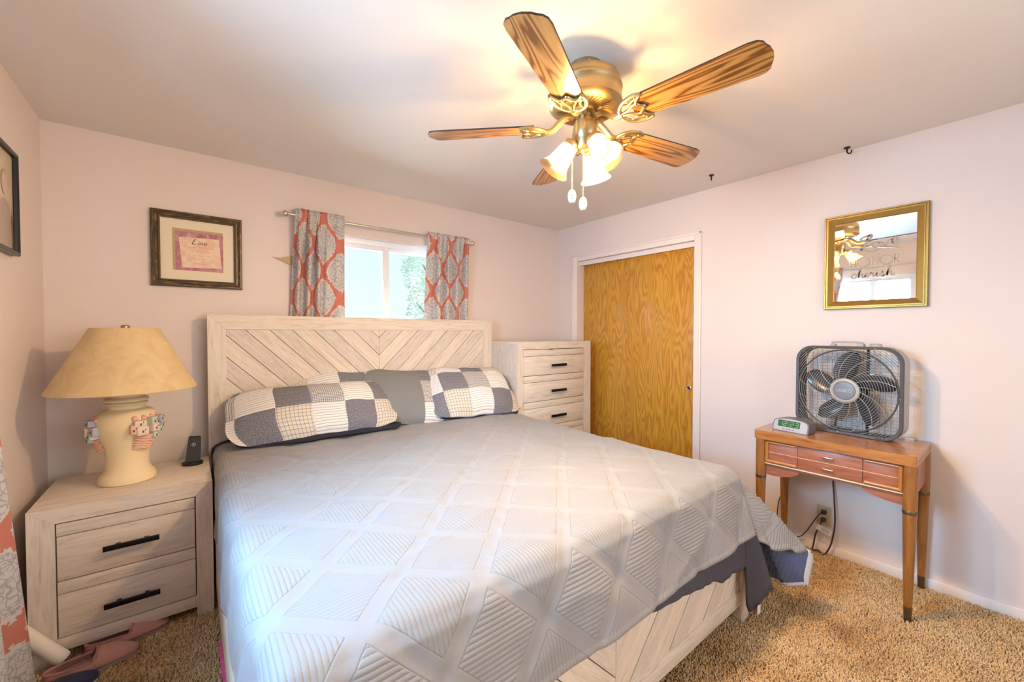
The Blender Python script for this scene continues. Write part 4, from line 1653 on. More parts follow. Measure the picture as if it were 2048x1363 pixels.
m.build('shade_fitter', 'brass', lamp)
m = MB()
m.lathe([(0.006, 0.730), (0.017, 0.736), (0.017, 0.746), (0.013, 0.750), (0.003, 0.752)], 20, TL)
m.build('finial', 'brass', lamp)

# ------------------------------------------------------------------ phone charger
CX, CY = -3.065, -0.300
chg = thing('charging_stand', 'black wireless charging stand on the nightstand beside the bed', 'charger', (CX, CY, NZ))
fz = math.radians(-20)
TC = Matrix.Translation((CX, CY, NZ)) @ Matrix.Rotation(fz, 4, 'Z')
m = MB()
m.lathe([(0.046, 0), (0.048, 0.003), (0.048, 0.013), (0.045, 0.016)], 40, TC @ Matrix.Diagonal((1, 0.8, 1, 1)))
m.build('foot', 'black', chg)
m = MB()
RX = TC @ Matrix.Translation((0, 0.002, 0.012)) @ Matrix.Rotation(math.radians(-14), 4, 'X')
m.prism([(-0.033, -0.006), (0.033, -0.006), (0.033, 0.008), (-0.033, 0.008)], 0, 0.132, RX, 0, top_scale=0.82)
bd = m.build('back_plate', 'charcoal', chg)
m = MB()
m.box(-0.025, 0.025, -0.0055, 0.009, 0.130, 0.138, 0.002, T=RX)
m.build('top_edge', 'black', bd)
m = MB()
Tm = RX @ basis((0, -0.0062, 0.092), (1, 0, 0), (0, 0.012, 1), (0, -1, 0))
m.tube([(0.0085 * math.cos(2 * PI * k / 24), 0.0085 * math.sin(2 * PI * k / 24), 0.0006) for k in range(24)], 0.0007, 5, True, Tm)
ribbon(m, [(0.001, 0.005), (-0.002, -0.0005), (0.002, 0.0005), (-0.001, -0.005)], 0.0016, Tm, 0, 0.001, False)
m.build('charge_symbol', 'pale_mark', bd)

# ------------------------------------------------------------------ tall chest
GX0, GX1, GYF, GYB, GZ = -0.945, -0.052, -0.502, -0.075, 1.289
ct = thing('chest_of_drawers', 'tall whitewashed chest of drawers in the corner by the closet', 'chest of drawers', ((GX0 + GX1) / 2, (GYF + GYB) / 2, 0))
gx0, gx1, gt = -0.893, -0.144, 1.224
m = MB()
T = basis((0, GYF + 0.022, 0), (1, 0, 0), (0, 0, 1), (0, -1, 0))
m.prism([(GX0, 0.0), (gx0, 0.0), (gx0, gt), (GX0, GZ)], 0, 0.022, T, PI / 2)
m.prism([(gx1, 0.0), (GX1, 0.0), (GX1, GZ), (gx1, gt)], 0, 0.022, T, PI / 2)
m.prism([(GX0 + 0.0008, GZ), (gx0, gt + 0.001), (gx1, gt + 0.001), (GX1 - 0.0008, GZ)][::-1], 0, 0.0216, T, 0)
m.box(gx0, gx1, GYF + 0.001, GYF + 0.022, 0.06, 0.107, 0.001)
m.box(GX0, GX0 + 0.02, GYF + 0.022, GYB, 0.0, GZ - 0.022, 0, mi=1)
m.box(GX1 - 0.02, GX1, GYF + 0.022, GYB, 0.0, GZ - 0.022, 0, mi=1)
m.box(GX0 + 0.02, GX1 - 0.02, GYB - 0.012, GYB, 0.06, GZ - 0.022, 0)
gb = m.build('carcass', ['white_wood', 'white_wood_dark'], ct)
m = MB()
m.box(GX0, GX1, GYF + 0.0218, GYB, GZ - 0.022, GZ, 0.001)
m.build('top', 'white_wood', ct)
m = MB()
m.box(gx0 - 0.002, gx1 + 0.002, GYF + 0.024, GYF + 0.030, 0.10, gt + 0.004, 0)
m.build('drawer_gap', 'gap', gb)
for k in range(5):
    z1 = gt - 0.0045 - 0.2235 * k
    drawer(ct, gx0 + 0.004, gx1 - 0.004, GYF, z1 - 0.219, z1, 0.053, -0.588, -0.405, z1 - 0.138)
m = MB()
m.tube(catmull([(-0.605, GYF + 0.001, gt + 0.001), (-0.575, GYF - 0.002, gt - 0.004), (-0.545, GYF + 0.001, gt + 0.001)], 6), [0.002 + 0.003 * math.sin(i / 12 * PI) for i in range(13)], 6)
tag(m.build('cloth_scrap', 'black', ct), 'bit of dark cloth caught above the top drawer')

# ------------------------------------------------------------------ framed print on the back wall
px0, px1, pz0, pz1 = -3.236, -2.802, 1.636, 2.073
pw, ph = px1 - px0, pz1 - pz0
pic = thing('framed_print', 'bronze framed rose and cream print with a handwritten title, above the lamp', 'picture', ((px0 + px1) / 2, 0, pz0))
T = basis(((px0 + px1) / 2, -0.002, (pz0 + pz1) / 2), (1, 0, 0), (0, 0, 1), (0, -1, 0))
m = MB()
m.frame(pw, ph, [(0, 0), (0, 0.017), (0.004, 0.021), (0.011, 0.022), (0.016, 0.018), (0.024, 0.013), (0.031, 0.014)], T)
fr = m.build('frame', 'bronze_frame', pic)
m = MB()
m.frame(pw - 0.062, ph - 0.062, [(0, 0.010), (0.002, 0.017), (0.006, 0.018), (0.010, 0.016), (0.0115, 0.008)], T)
n_ = 60
for (x0, y0, x1, y1) in ((-1, -1, 1, -1), (1, -1, 1, 1), (1, 1, -1, 1), (-1, 1, -1, -1)):
    hw_, hh_ = (pw - 0.072) / 2, (ph - 0.072) / 2
    for k in range(n_):
        t_ = (k + 0.5) / n_
        m.ball((hw_ * (x0 + (x1 - x0) * t_), hh_ * (y0 + (y1 - y0) * t_), 0.017), 0.0026, 3, T, 1)
m.build('beaded_lip', ['bronze_dark', 'bronze_frame'], fr)
m = MB()
m.box(-pw / 2 + 0.03, pw / 2 - 0.03, -ph / 2 + 0.03, ph / 2 - 0.03, 0.001, 0.006, 0, T=T)
mat_ = m.build('mat_board', 'paper', pic)
m = MB()
Tq = T @ Matrix.Translation((0.0, 0.002, 0.0062))
m.box(-0.120, 0.120, -0.122, 0.121, 0, 0.0008, 0, T=Tq)
art = m.build('print', 'print_pink', pic)
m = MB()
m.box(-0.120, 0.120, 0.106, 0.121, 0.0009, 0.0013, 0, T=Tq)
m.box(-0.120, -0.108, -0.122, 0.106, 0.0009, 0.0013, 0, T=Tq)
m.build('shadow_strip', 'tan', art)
for sx in (-1, 1):
    m = MB()
    xc = 0.098 * sx
    for k in range(8):
        z = -0.105 + k * 0.027
        ribbon(m, [(xc - 0.010, z), (xc, z + 0.0135), (xc + 0.010, z), (xc, z - 0.0135), (xc - 0.010, z)], 0.0016, Tq, 0.0008, 0.0016, False)
        m.box(xc - 0.002, xc + 0.002, z - 0.002, z + 0.002, 0.0008, 0.0018, 0, T=Tq)
    m.build('border_ornament', 'print_line', art)
for xc in (-0.045, 0.045):
    m = MB()
    for s in (-1, 1):
        ribbon(m, [(xc, 0.074), (xc + 0.008 * s, 0.084), (xc + 0.004 * s, 0.096), (xc, 0.100)], 0.0022, Tq, 0.0008, 0.0016)
        ribbon(m, [(xc, 0.074), (xc + 0.014 * s, 0.078), (xc + 0.018 * s, 0.086)], 0.0018, Tq, 0.0008, 0.0016)
        ribbon(m, [(xc, 0.073), (xc + 0.018 * s, 0.072), (xc + 0.028 * s, 0.080), (xc + 0.034 * s, 0.076)], 0.0018, Tq, 0.0008, 0.0016)
    m.box(xc - 0.002, xc + 0.002, 0.074, 0.102, 0.0008, 0.0016, 0, T=Tq)
    m.build('flower_ornament', 'print_line', art)
m = MB()
m.prism([(-0.078, -0.106), (0.112, -0.098), (0.100, 0.079), (-0.092, 0.071)], 0.0016, 0.0024, Tq)
card = m.build('verse_card', 'print_peach', art)
m = MB()
Tt = Tq @ Matrix.Translation((0.004, 0.047, 0.0029))
text_mb(m, 'L', 0.050, Tt @ Matrix.Translation((-0.030, 0.002, 0)), 0.0006, 0.5)
text_mb(m, 'ove', 0.032, Tt @ Matrix.Translation((0.012, -0.003, 0)), 0.0006, 0.35)
m.build('title_lettering', 'ink', card)
m = MB()
rl = random.Random(4)
for (z, w) in ((0.018, 0.145), (-0.007, 0.078), (-0.030, 0.120), (-0.052, 0.062), (-0.078, 0.060)):
    x = -w / 2 + 0.005
    while x < w / 2:
        ln = rl.uniform(0.008, 0.022)
        pts = []
        q = 0
        while q < ln:
            pts.append((x + q, z + rl.uniform(-0.003, 0.003)))
            q += 0.0025
        if len(pts) > 2:
            ribbon(m, pts, 0.0011, Tq, 0.0024, 0.0030, True, 3)
        x += ln + 0.006
m.build('faint_verse_lines', 'ink_pale', card)

# ------------------------------------------------------------------ photo on the left wall
qy0, qy1, qz0, qz1 = -0.985, -0.478, 1.684, 2.106
ph_ = thing('framed_photo', 'black framed faded photo of two people on the left wall', 'picture', (XL, (qy0 + qy1) / 2, qz0))
T = basis((XL + 0.002, (qy0 + qy1) / 2, (qz0 + qz1) / 2), (0, 1, 0), (0, 0, 1), (1, 0, 0))
w, h = qy1 - qy0, qz1 - qz0
m = MB()
m.frame(w, h, [(0, 0), (0, 0.022), (0.004, 0.026), (0.012, 0.027), (0.018, 0.022), (0.020, 0.012)], T)
m.build('frame', 'black_frame', ph_)
m = MB()
m.box(-w / 2 + 0.018, w / 2 - 0.018, -h / 2 + 0.018, h / 2 - 0.018, 0.002, 0.010, 0, T=T)
pr = m.build('photo', 'photo', ph_)


def ell(cx, cy, rx, ry, n=28):
    return [(cx + rx * math.cos(2 * PI * k / n), cy + ry * math.sin(2 * PI * k / n)) for k in range(n)]


m = MB()
T0_ = T
for (cx, hy) in ((0.135, 0.055), (0.035, 0.010)):
    T = T0_ @ Matrix.Translation((0, 0, 0.0 if cx > 0.1 else 0.0022))
    m.prism([(cx - 0.085, -h / 2 + 0.020), (cx + 0.075, -h / 2 + 0.020), (cx + 0.072, hy - 0.115), (cx + 0.05, hy - 0.068), (cx, hy - 0.05), (cx - 0.05, hy - 0.068), (cx - 0.08, hy - 0.12)], 0.0102, 0.0108, T, mi=0)
    m.prism(ell(cx, hy + 0.010, 0.036, 0.050), 0.0109, 0.0114, T, mi=1)
    m.prism(ell(cx, hy + 0.004, 0.030, 0.044), 0.0115, 0.0120, T, mi=2)
T = T0_
m.build('printed_people', ['photo_grey', 'photo_grey', 'photo_skin'], pr)
m = MB()
m.prism([(0.195, -h / 2 + 0.02), (0.232, -h / 2 + 0.02), (0.232, -0.075), (0.218, -0.02), (0.205, -0.09)], 0.0102, 0.0107, T)
m.build('printed_chair', 'photo_dark', pr)

# ------------------------------------------------------------------ mirror on the right wall
my0, my1, mz0, mz1 = -2.775, -2.325, 1.506, 2.060
mir = thing('mirror', 'gold framed mirror with frosted lettering above the box fan', 'mirror', (0, (my0 + my1) / 2, mz0))
T = basis((-0.002, (my0 + my1) / 2, (mz0 + mz1) / 2), (0, -1, 0), (0, 0, 1), (-1, 0, 0))
w, h = my1 - my0, mz1 - mz0
m = MB()
m.frame(w, h, [(0, 0), (0, 0.020), (0.003, 0.024), (0.008, 0.024), (0.010, 0.018), (0.0125, 0.018), (0.014, 0.022), (0.018, 0.022), (0.044, 0.011), (0.047, 0.009), (0.048, 0.006)], T)
m.build('frame', 'gold_frame', mir)
m = MB()
m.box(-w / 2 + 0.046, w / 2 - 0.046, -h / 2 + 0.046, h / 2 - 0.046, 0.002, 0.0065, 0, T=T)
gls = m.build('mirror_glass', 'mirror', mir)
# lettering drawn as strokes: local X to the right, Y up, origin at the glass centre
yc, zc = (my0 + my1) / 2, (mz0 + mz1) / 2
TM = T @ Matrix.Translation((0, 0, 0.0067))


def at_m(y, z):
    return (yc - y, z - zc)


def strokes(mb, origin, s, lst, wd, shear=0.0):
    for pts in lst:
        ribbon(mb, [(origin[0] + s * (p[0] + shear * p[1]), origin[1] + s * p[1]) for p in pts], wd, TM, 0, 0.0009, True, 6)


def ring(cx, cy, r, n=20):
    return [(cx + r * math.cos(2 * PI * k / n + 1.2), cy + r * math.sin(2 * PI * k / n + 1.2)) for k in range(n + 1)]


m = MB()
o = at_m(-2.478, 1.835)
strokes(m, o, 0.100, [
    [(0.62, 0.78), (0.52, 0.86), (0.30, 0.82), (0.16, 0.72), (0.24, 0.62), (0.50, 0.66), (0.66, 0.80), (0.60, 0.92), (0.48, 0.80), (0.42, 0.50), (0.30, 0.22), (0.05, 0.02), (-0.20, 0.04), (-0.16, 0.20), (0.08, 0.18), (0.38, 0.02), (0.70, -0.06), (0.95, 0.02)],
    ring(0.82, 0.32, 0.15), [(0.95, 0.42), (1.08, 0.40), (1.16, 0.24), (1.22, 0.16), (1.36, 0.42), (1.42, 0.52), (1.52, 0.46)],
    [(1.50, 0.32), (1.66, 0.40), (1.72, 0.54), (1.62, 0.60), (1.52, 0.46), (1.54, 0.26), (1.66, 0.20), (1.84, 0.34)]], 0.0085)
o = at_m(-2.450, 1.745)
s_ = 0.045


def straight(mb, segs, wd):
    for pts in segs:
        ribbon(mb, [(o[0] + p[0], o[1] + p[1]) for p in pts], wd, TM, 0, 0.0009, False)


straight(m, [[(0, 0), (0, 0.040)], [(0.022, 0), (0.022, 0.040)], [(0, 0.020), (0.022, 0.020)]], 0.0055)
m2 = [(o[0] + p[0], o[1] + p[1]) for p in ring(0.058, 0.028, 0.027, 28)]
ribbon(m, m2, 0.0060, TM, 0, 0.0009, True, 3)
straight(m, [[(0.098, 0.006), (0.098, 0.058), (0.122, 0.004), (0.122, 0.056)]], 0.0055)
m2 = [(o[0] + p[0], o[1] + p[1]) for p in ring(0.156, 0.030, 0.026, 28)]
ribbon(m, m2, 0.0060, TM, 0, 0.0009, True, 3)
straight(m, [[(0.190, 0.008), (0.190, 0.056)], [(0.190, 0.034), (0.210, 0.008)], [(0.222, 0.010), (0.219, 0.002)]], 0.0055)
ribbon(m, [(o[0] + p[0], o[1] + p[1]) for p in [(0.190, 0.055), (0.203, 0.054), (0.208, 0.045), (0.203, 0.036), (0.190, 0.034)]], 0.0055, TM, 0, 0.0009, True, 6)
o2 = at_m(-2.452, 1.683)
strokes(m, o2, 0.052, [
    [(0.46, 0.42), (0.34, 0.50), (0.14, 0.40), (0.06, 0.18), (0.16, 0.04), (0.34, 0.06), (0.56, 0.30), (0.80, 0.75), (0.92, 1.05), (0.84, 1.12), (0.76, 0.90), (0.70, 0.40), (0.66, 0.04)],
    [(0.66, 0.10), (0.80, 0.38), (0.96, 0.46), (1.00, 0.30), (0.98, 0.08), (1.08, 0.05), (1.26, 0.20), (1.42, 0.36), (1.40, 0.48), (1.28, 0.44), (1.22, 0.22), (1.30, 0.06), (1.48, 0.10), (1.64, 0.36), (1.72, 0.52), (1.74, 0.42), (1.90, 0.42), (1.88, 0.20), (1.96, 0.06), (2.10, 0.18), (2.24, 0.44)],
    [(2.24, 0.44), (2.20, 0.14), (2.30, 0.06), (2.50, 0.26), (2.68, 0.56), (2.72, 0.34), (2.78, 0.14), (2.66, 0.04), (2.54, 0.12)],
    [(2.66, 0.04), (2.90, 0.14), (3.18, 0.60), (3.34, 1.02), (3.26, 1.12), (3.16, 0.90), (3.08, 0.40), (3.04, 0.06)],
    [(3.04, 0.10), (3.20, 0.38), (3.36, 0.46), (3.40, 0.28), (3.38, 0.10), (3.50, 0.06), (3.66, 0.18)],
    [(2.26, 0.62), (2.29, 0.68)]], 0.0072)
for k in range(30):
    y = -2.447 - (2.679 - 2.447) * k / 29
    a_ = at_m(y, 1.664)
    m.lathe([(0.0026, 0), (0.0026, 0.0009)], 8, TM @ Matrix.Translation((a_[0], a_[1], 0)), 0, False, True)
tag(m.build('frosted_lettering', 'frost', gls), 'frosted champagne lettering and dotted line')

# ------------------------------------------------------------------ curtain rod and curtains
RZ, RY = 2.146, -0.075
rod = thing('curtain_rod', 'nickel curtain rod with ball finials over the back window', 'curtain rod', (-1.84, RY, RZ))
m = MB()
m.tube([(-2.535, RY, RZ), (-1.60, RY, RZ)], 0.0085, 14)
m.tube([(-2.0, RY, RZ), (-1.150, RY, RZ)], 0.0065, 14)
m.build('rod', 'nickel', rod)
for s, x in ((-1, -2.535), (1, -1.150)):
    m = MB()
    m.lathe([(0.009, 0), (0.012, 0.004), (0.012, 0.012), (0.008, 0.016)], 16, Matrix.Translation((x, RY, RZ)) @ rot_to((s, 0, 0)))
    m.ball((x + s * 0.032, RY, RZ), 0.020, 10)
    m.build('finial', 'nickel', rod)
for x in (-2.46, -1.20):
    m = MB()
    m.tube([(x, -0.004, RZ - 0.012), (x, RY, RZ - 0.012), (x, RY, RZ - 0.006)], 0.005, 8)
    m.box(x - 0.012, x + 0.012, -0.004, 0.0, RZ - 0.045, RZ + 0.02, 0.002)
    m.build('bracket', 'nickel', rod)


def curtain(name, mat, x0, x1, zt, zb, folds, seed, label, group, flare=0.0, free=None, y_c=RY):
    """gathered panel hung from the rod by a pocket; free = part of the panel (in x fraction) that hangs nearly flat"""
    m = MB()
    n = 150
    w = x1 - x0
    cloth = w * 1.75

    def amp(t):
        a = 1.0
        if free:
            lo, hi = free
            d = min(abs(t - lo), abs(t - hi)) if not (lo <= t <= hi) else 0
            a = 0.12 if lo <= t <= hi else min(1.0, 0.12 + d * 10)
        return a

    def f(a, b):
        z = zt + (zb - zt) * b
        xx = x0 + w * a + 0.010 * math.sin(a * 2 * PI * folds + seed) * (1 - b)
        dz = RZ - z
        pocket = math.exp(-(dz / 0.022) ** 2)
        g = amp(a)
        fold = math.sin(a * 2 * PI * folds + seed + 0.8 * noise.noise((a * 3, b * 2, seed)))
        fine = math.sin(a * 2 * PI * folds * 2.6 + seed * 2)
        low = min(1.0, max(0, dz) / 0.25)
        sf = math.copysign(abs(fold) ** 0.7, fold)
        dy = g * (0.042 * low * sf + 0.013 * (1 - low) * fine)
        dy = dy * (1 - 0.75 * pocket) - 0.0125 * pocket
        if z > RZ + 0.012:
            dy = g * 0.012 * fine - 0.006
        back = min(1.0, max(0, dz) / 0.55)
        dy = dy * (1 - 0.35 * back) + 0.036 * back
        xx += (0.5 - a) * -flare * b
        xx -= flare * 0.3 * b
        return Vector((xx, y_c + dy - 0.004, z + 0.004 * g * fine * (1 if b < 0.02 else 0)))
    # cloth length along the folds gives the printed pattern its true size
    acc = [0.0]
    for i in range(n):
        p, q = f(i / n, 0.55), f((i + 1) / n, 0.55)
        acc.append(acc[-1] + (q - p).length)
    m.grid(f, n, 60, None, 0, lambda a, b: (acc[min(n, int(round(a * n)))], -(zt - zb) * b))
    o = m.build(name, mat, sharp=0)
    md = o.modifiers.new('cloth', 'SOLIDIFY')
    md.thickness = 0.0018
    tag(o, label, 'curtain', group)
    return o


curtain('curtain', 'curtain_a', -2.510, -2.192, 2.192, 1.16, 5.5, 0.4, 'coral and grey medallion curtain at the left of the back window', 'medallion curtains', 0.05, (0.60, 1.0))
curtain('curtain', 'curtain_b', -1.556, -1.155, 2.182, 1.16, 4.6, 2.2, 'coral and grey medallion curtain at the right of the back window', 'medallion curtains', 0.02, (0.0, 0.16))

# tan pointed shape flat on the wall behind the left curtain
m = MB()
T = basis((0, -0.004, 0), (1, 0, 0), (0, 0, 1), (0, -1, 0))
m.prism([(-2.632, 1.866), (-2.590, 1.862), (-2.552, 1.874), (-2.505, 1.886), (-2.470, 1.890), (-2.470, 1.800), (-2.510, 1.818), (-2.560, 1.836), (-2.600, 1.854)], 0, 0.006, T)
tag(m.build('tan_wedge', 'tan', loc=(-2.55, -0.004, 1.85)), 'tan pointed shape on the wall behind the left curtain', 'wedge')

# long curtain on the left wall
lr = thing('curtain_rod', 'nickel curtain rod over the left wall window', 'curtain rod', (XL + 0.09, -1.87, 2.16))
m = MB()
m.tube([(XL + 0.09, -2.62, 2.16), (XL + 0.09, -1.16, 2.16)], 0.0085, 12)
m.build('rod', 'nickel', lr)
for y, s in ((-2.62, -1), (-1.16, 1)):
    m = MB()
    m.ball((XL + 0.09, y + s * 0.016, 2.16), 0.020, 9)
    m.build('finial', 'nickel', lr)
    m = MB()
    m.tube([(XL + 0.002, y - s * 0.05, 2.148), (XL + 0.09, y - s * 0.05, 2.148), (XL + 0.09, y - s * 0.05, 2.154)], 0.005, 8)
    m.box(XL, XL + 0.005, y - s * 0.05 - 0.012, y - s * 0.05 + 0.012, 2.11, 2.17, 0.001)
    m.build('bracket', 'nickel', lr)
for (ya, yb, lead, lab, sd) in ((-1.62, -1.485, 0.74, 'long coral and grey medallion curtain on the left wall beside the nightstand', 1.0), (-2.60, -2.34, -0.05, 'long medallion curtain at the camera side of the left wall window', 2.0)):
    m = MB()

    def f(a, b, ya=ya, yb=yb, lead=lead, sd=sd):
        z = 2.20 + (0.022 - 2.20) * b
        y = ya + (yb - ya) * a + lead * b * (0.35 + 0.65 * a)
        fold = math.sin(a * 2 * PI * 2.5 + sd)
        low = min(1.0, b / 0.15)
        return Vector((XL + 0.092 + 0.022 * fold * low + 0.006 * math.sin(a * 30) * (1 - low), y, z))
    m.grid(f, 90, 60, None, 0, lambda a, b: (a * 0.50, -2.18 * b))
    o = m.build('curtain', 'curtain_c', sharp=0)
    md = o.modifiers.new('cloth', 'SOLIDIFY')
    md.thickness = 0.0018
    tag(o, lab, 'curtain', 'medallion curtains')

# ------------------------------------------------------------------ sewing table
SY0, SY1, SX0, SX1, SZ = -2.800, -2.102, -0.452, -0.022, 0.793
st = thing('sewing_table', 'orange brown sewing table with tapered brass-tipped legs and mock drawers', 'table', ((SX0 + SX1) / 2, (SY0 + SY1) / 2, 0))
m = MB()
T = Matrix.Translation(((SX0 + SX1) / 2, (SY0 + SY1) / 2, 0))
sw, sd_ = SX1 - SX0, SY1 - SY0
m.prism(rrect(sw, sd_, 0.024), SZ - 0.022, SZ, T, PI / 2)
m.prism(rrect(sw - 0.004, sd_ - 0.004, 0.022), SZ - 0.024, SZ - 0.022, T, PI / 2)
m.prism(rrect(sw, sd_, 0.024), SZ - 0.048, SZ - 0.024, T, PI / 2)
m.build('top', 'table_wood', st)
AX = -0.436
m = MB()
m.box(AX + 0.010, AX + 0.026, -2.770, -2.130, 0.590, SZ - 0.048, 0.0, grain=1)
m.box(-0.050, -0.036, -2.770, -2.130, 0.590, SZ - 0.048, 0.0, grain=1)
for y in (-2.786, -2.128):
    m.box(AX + 0.010, -0.040, y, y + 0.014, 0.590, SZ - 0.048, 0.0)
ap = m.build('apron', 'red_wood', st)
m = MB()
m.box(AX + 0.0015, AX + 0.012, -2.601, -2.322, 0.612, 0.736, 0.0015, grain=1)
m.box(AX + 0.002, AX + 0.012, -2.320, -2.163, 0.612, 0.736, 0.0015, grain=1)
m.box(AX + 0.002, AX + 0.012, -2.748, -2.603, 0.612, 0.736, 0.0015, grain=1)
fp = m.build('front_panel', 'red_wood', ap)
m = MB()
m.box(AX + 0.0008, AX + 0.004, -2.735, -2.176, 0.6735, 0.6755, 0)
m.box(AX - 0.004, AX + 0.012, -2.750, -2.160, 0.604, 0.610, 0.001)
m.build('inlay_line', 'cream_line', ap)
# half round mouldings of the side panels
for (ya, yb, outer) in ((-2.163, -2.312, -2.170), (-2.748, -2.612, -2.741)):
    m = MB()
    e = ya + (0.008 if yb > ya else -0.008)
    m.tube([(AX - 0.001, e, 0.622), (AX - 0.001, yb, 0.622)], 0.010, 12)
    m.ball((AX - 0.001, yb, 0.622), 0.010, 7)
    m.tube([(AX - 0.001, e, 0.730), (AX - 0.001, yb, 0.730)], 0.0065, 12)
    m.tube([(AX - 0.001, outer, 0.615), (AX - 0.001, outer, 0.734)], 0.009, 12)
    m.build('panel_moulding', 'table_wood', ap)
for z in (0.706, 0.644):
    m = MB()
    m.box(AX - 0.016, AX - 0.010, -2.487, -2.433, z - 0.004, z + 0.004, 0.0025)
    for y in (-2.480, -2.440):
        m.box(AX - 0.012, AX + 0.003, y - 0.003, y + 0.003, z - 0.003, z + 0.003, 0.001)
    tag(m.build('drawer_pull', 'gold_pull', fp), 'small gold bar pull')
# skirts
m = MB()
T = basis((AX + 0.026, 0, 0), (0, 1, 0), (0, 0, 1), (1, 0, 0))
m.prism([(-2.163, 0.603), (-2.163, 0.538), (-2.20, 0.536), (-2.25, 0.542), (-2.29, 0.556), (-2.318, 0.572), (-2.330, 0.590), (-2.330, 0.603)], -0.012, 0, T, 0)
m.build('skirt', 'red_wood', ap)
m = MB()
m.prism([(-2.748, 0.603), (-2.592, 0.603), (-2.592, 0.590), (-2.604, 0.576), (-2.64, 0.562), (-2.69, 0.551), (-2.748, 0.546)], -0.012, 0, T, 0)
m.build('skirt', 'red_wood', ap)
for (x, y) in ((-0.424, -2.774), (-0.424, -2.136), (-0.052, -2.774), (-0.052, -2.136)):
    dx = -0.010 if x < -0.2 else 0.010
    m = MB()
    zt = SZ - 0.048
    R = Matrix.Translation((x, y, 0)) @ Matrix(((1, 0, -dx / zt, dx), (0, 1, 0, 0), (0, 0, 1, 0), (0, 0, 0, 1)))
    m.lathe([(0.0125, 0.0), (0.0160, 0.10), (0.0215, 0.30), (0.0262, 0.52), (0.0275, 0.60), (0.0275, zt)], 24, R)
    vv = m.uv
    m.uv = [[(q[1], q[0] * 0.14) for q in f_] for f_ in vv]
    lg = m.build('leg', 'leg_wood', st)
    m = MB()
    m.lathe([(0.0115, 0.0), (0.0135, 0.004), (0.0160, 0.078), (0.0162, 0.080)], 24, R, 0, True, False)
    tag(m.build('ferrule', 'ferrule', lg), 'dark brass foot')
    m = MB()
    m.lathe([(0.0268, 0.516), (0.0274, 0.518), (0.0276, 0.532), (0.0268, 0.534)], 24, R, 0, False, False)
    m.build('ring', 'ferrule', lg)

# ------------------------------------------------------------------ box fan
BFY, BFX, BW, BH, BD = -2.472, -0.190, 0.485, 0.490, 0.105
bz = SZ + 0.004
bf = thing('box_fan', 'grey box fan with wire grille standing on the sewing table', 'fan', (BFX, BFY, SZ))
RB = Matrix.Translation((BFX, BFY, bz + BH / 2)) @ Matrix.Rotation(math.radians(-6), 4, 'Z') @ basis((0, 0, 0), (0, -1, 0), (0, 0, 1), (-1, 0, 0))
# local: X right seen from the front, Y up, Z towards the viewer; front face at Z=0, back at -BD
m = MB()
ro = rrect(BW, BH, 0.085, 8)
ri = rrect(BW - 0.026, BH - 0.026, 0.074, 8)
n = len(ro)
prof = [(ro, -BD, 1), (ro, -BD * 0.5, 1), (ro, -0.012, 0)]


def band(mb, loops, T, mi=0):
    vs, fs = [], []
    for (lp, z) in loops:
        vs += [(p[0], p[1], z) for p in lp]
    k = len(loops[0][0])
    for a in range(len(loops) - 1):
        for i in range(k):
            j = (i + 1) % k
            fs.append([a * k + i, a * k + j, (a + 1) * k + j, (a + 1) * k + i])
    mb.add(vs, fs, None, mi, True, T)


sc_ = lambda lp, s: [(p[0] * s, p[1] * s) for p in lp]
band(m, [(ri, -BD), (ro, -BD), (sc_(ro, 1.004), -BD * 0.5), (ro, -0.014)], RB, 1)
band(m, [(ro, -0.014), (sc_(ro, 1.012), -0.012), (sc_(ro, 1.014), -0.002), (sc_(ro, 1.004), 0.004), (ri, 0.002), (ri, -0.02), (sc_(ri, 0.995), -BD)], RB, 0)
hs = m.build('housing', ['fan_grey', 'fan_light'], bf)
for (x, y) in ((-0.15, BH / 2 - 0.008), (0.13, BH / 2 - 0.008), (-BW / 2 + 0.008, 0.0), (BW / 2 - 0.008, -0.02), (-0.03, -BH / 2 + 0.008)):
    m = MB()
    m.ball((x, y, 0.005), 0.0042, 5, RB)
    m.build('screw', 'chrome', hs)
# carrying handle and knob on top
m = MB()
hp = catmull([(-0.085, BH / 2, 0), (-0.082, BH / 2 + 0.016, 0), (-0.070, BH / 2 + 0.025, 0), (0.045, BH / 2 + 0.025, 0), (0.060, BH / 2 + 0.016, 0), (0.064, BH / 2, 0)], 5)
vs = []
for z0, z1 in ((-0.070, -0.040),):
    m.tube([(p.x, p.y, -0.055) for p in hp], 0.0055, 8, False, RB)
m.box(-0.088, -0.062, BH / 2 - 0.002, BH / 2 + 0.016, -0.072, -0.038, 0.006, T=RB)
m.box(0.036, 0.068, BH / 2 - 0.002, BH / 2 + 0.018, -0.072, -0.038, 0.006, T=RB)
m.build('carry_handle', 'fan_light', bf)
m = MB()
m.lathe([(0.026, 0), (0.024, 0.014), (0.019, 0.018)], 20, RB @ basis((0.118, BH / 2 + 0.001, -0.055), (1, 0, 0), (0, 0, -1), (0, 1, 0)))
m.build('speed_knob', 'fan_light', bf)
for x in (-0.155, 0.155):
    m = MB()
    m.box(x - 0.020, x + 0.020, -BH / 2 - 0.004, -BH / 2 + 0.018, -0.006, 0.008, 0.005, T=RB)
    m.lathe([(0.008, 0.008), (0.006, 0.011)], 12, RB @ Matrix.Translation((x, -BH / 2 + 0.010, 0)))
    m.build('foot', 'fan_grey', bf)
m = MB()
m.prism([(-0.02, -0.016), (0.008, -0.020), (0.045, -0.010), (0.060, 0.004), (0.052, 0.014), (0.012, 0.016), (-0.02, 0.014)], 0, 0.007, Matrix.Translation((-0.045, -2.690, SZ + 0.0005)) @ Matrix.Rotation(math.radians(-75), 4, 'Z'))
tag(m.build('rear_foot', 'silver', bf), 'pale blue grey plastic rear foot')


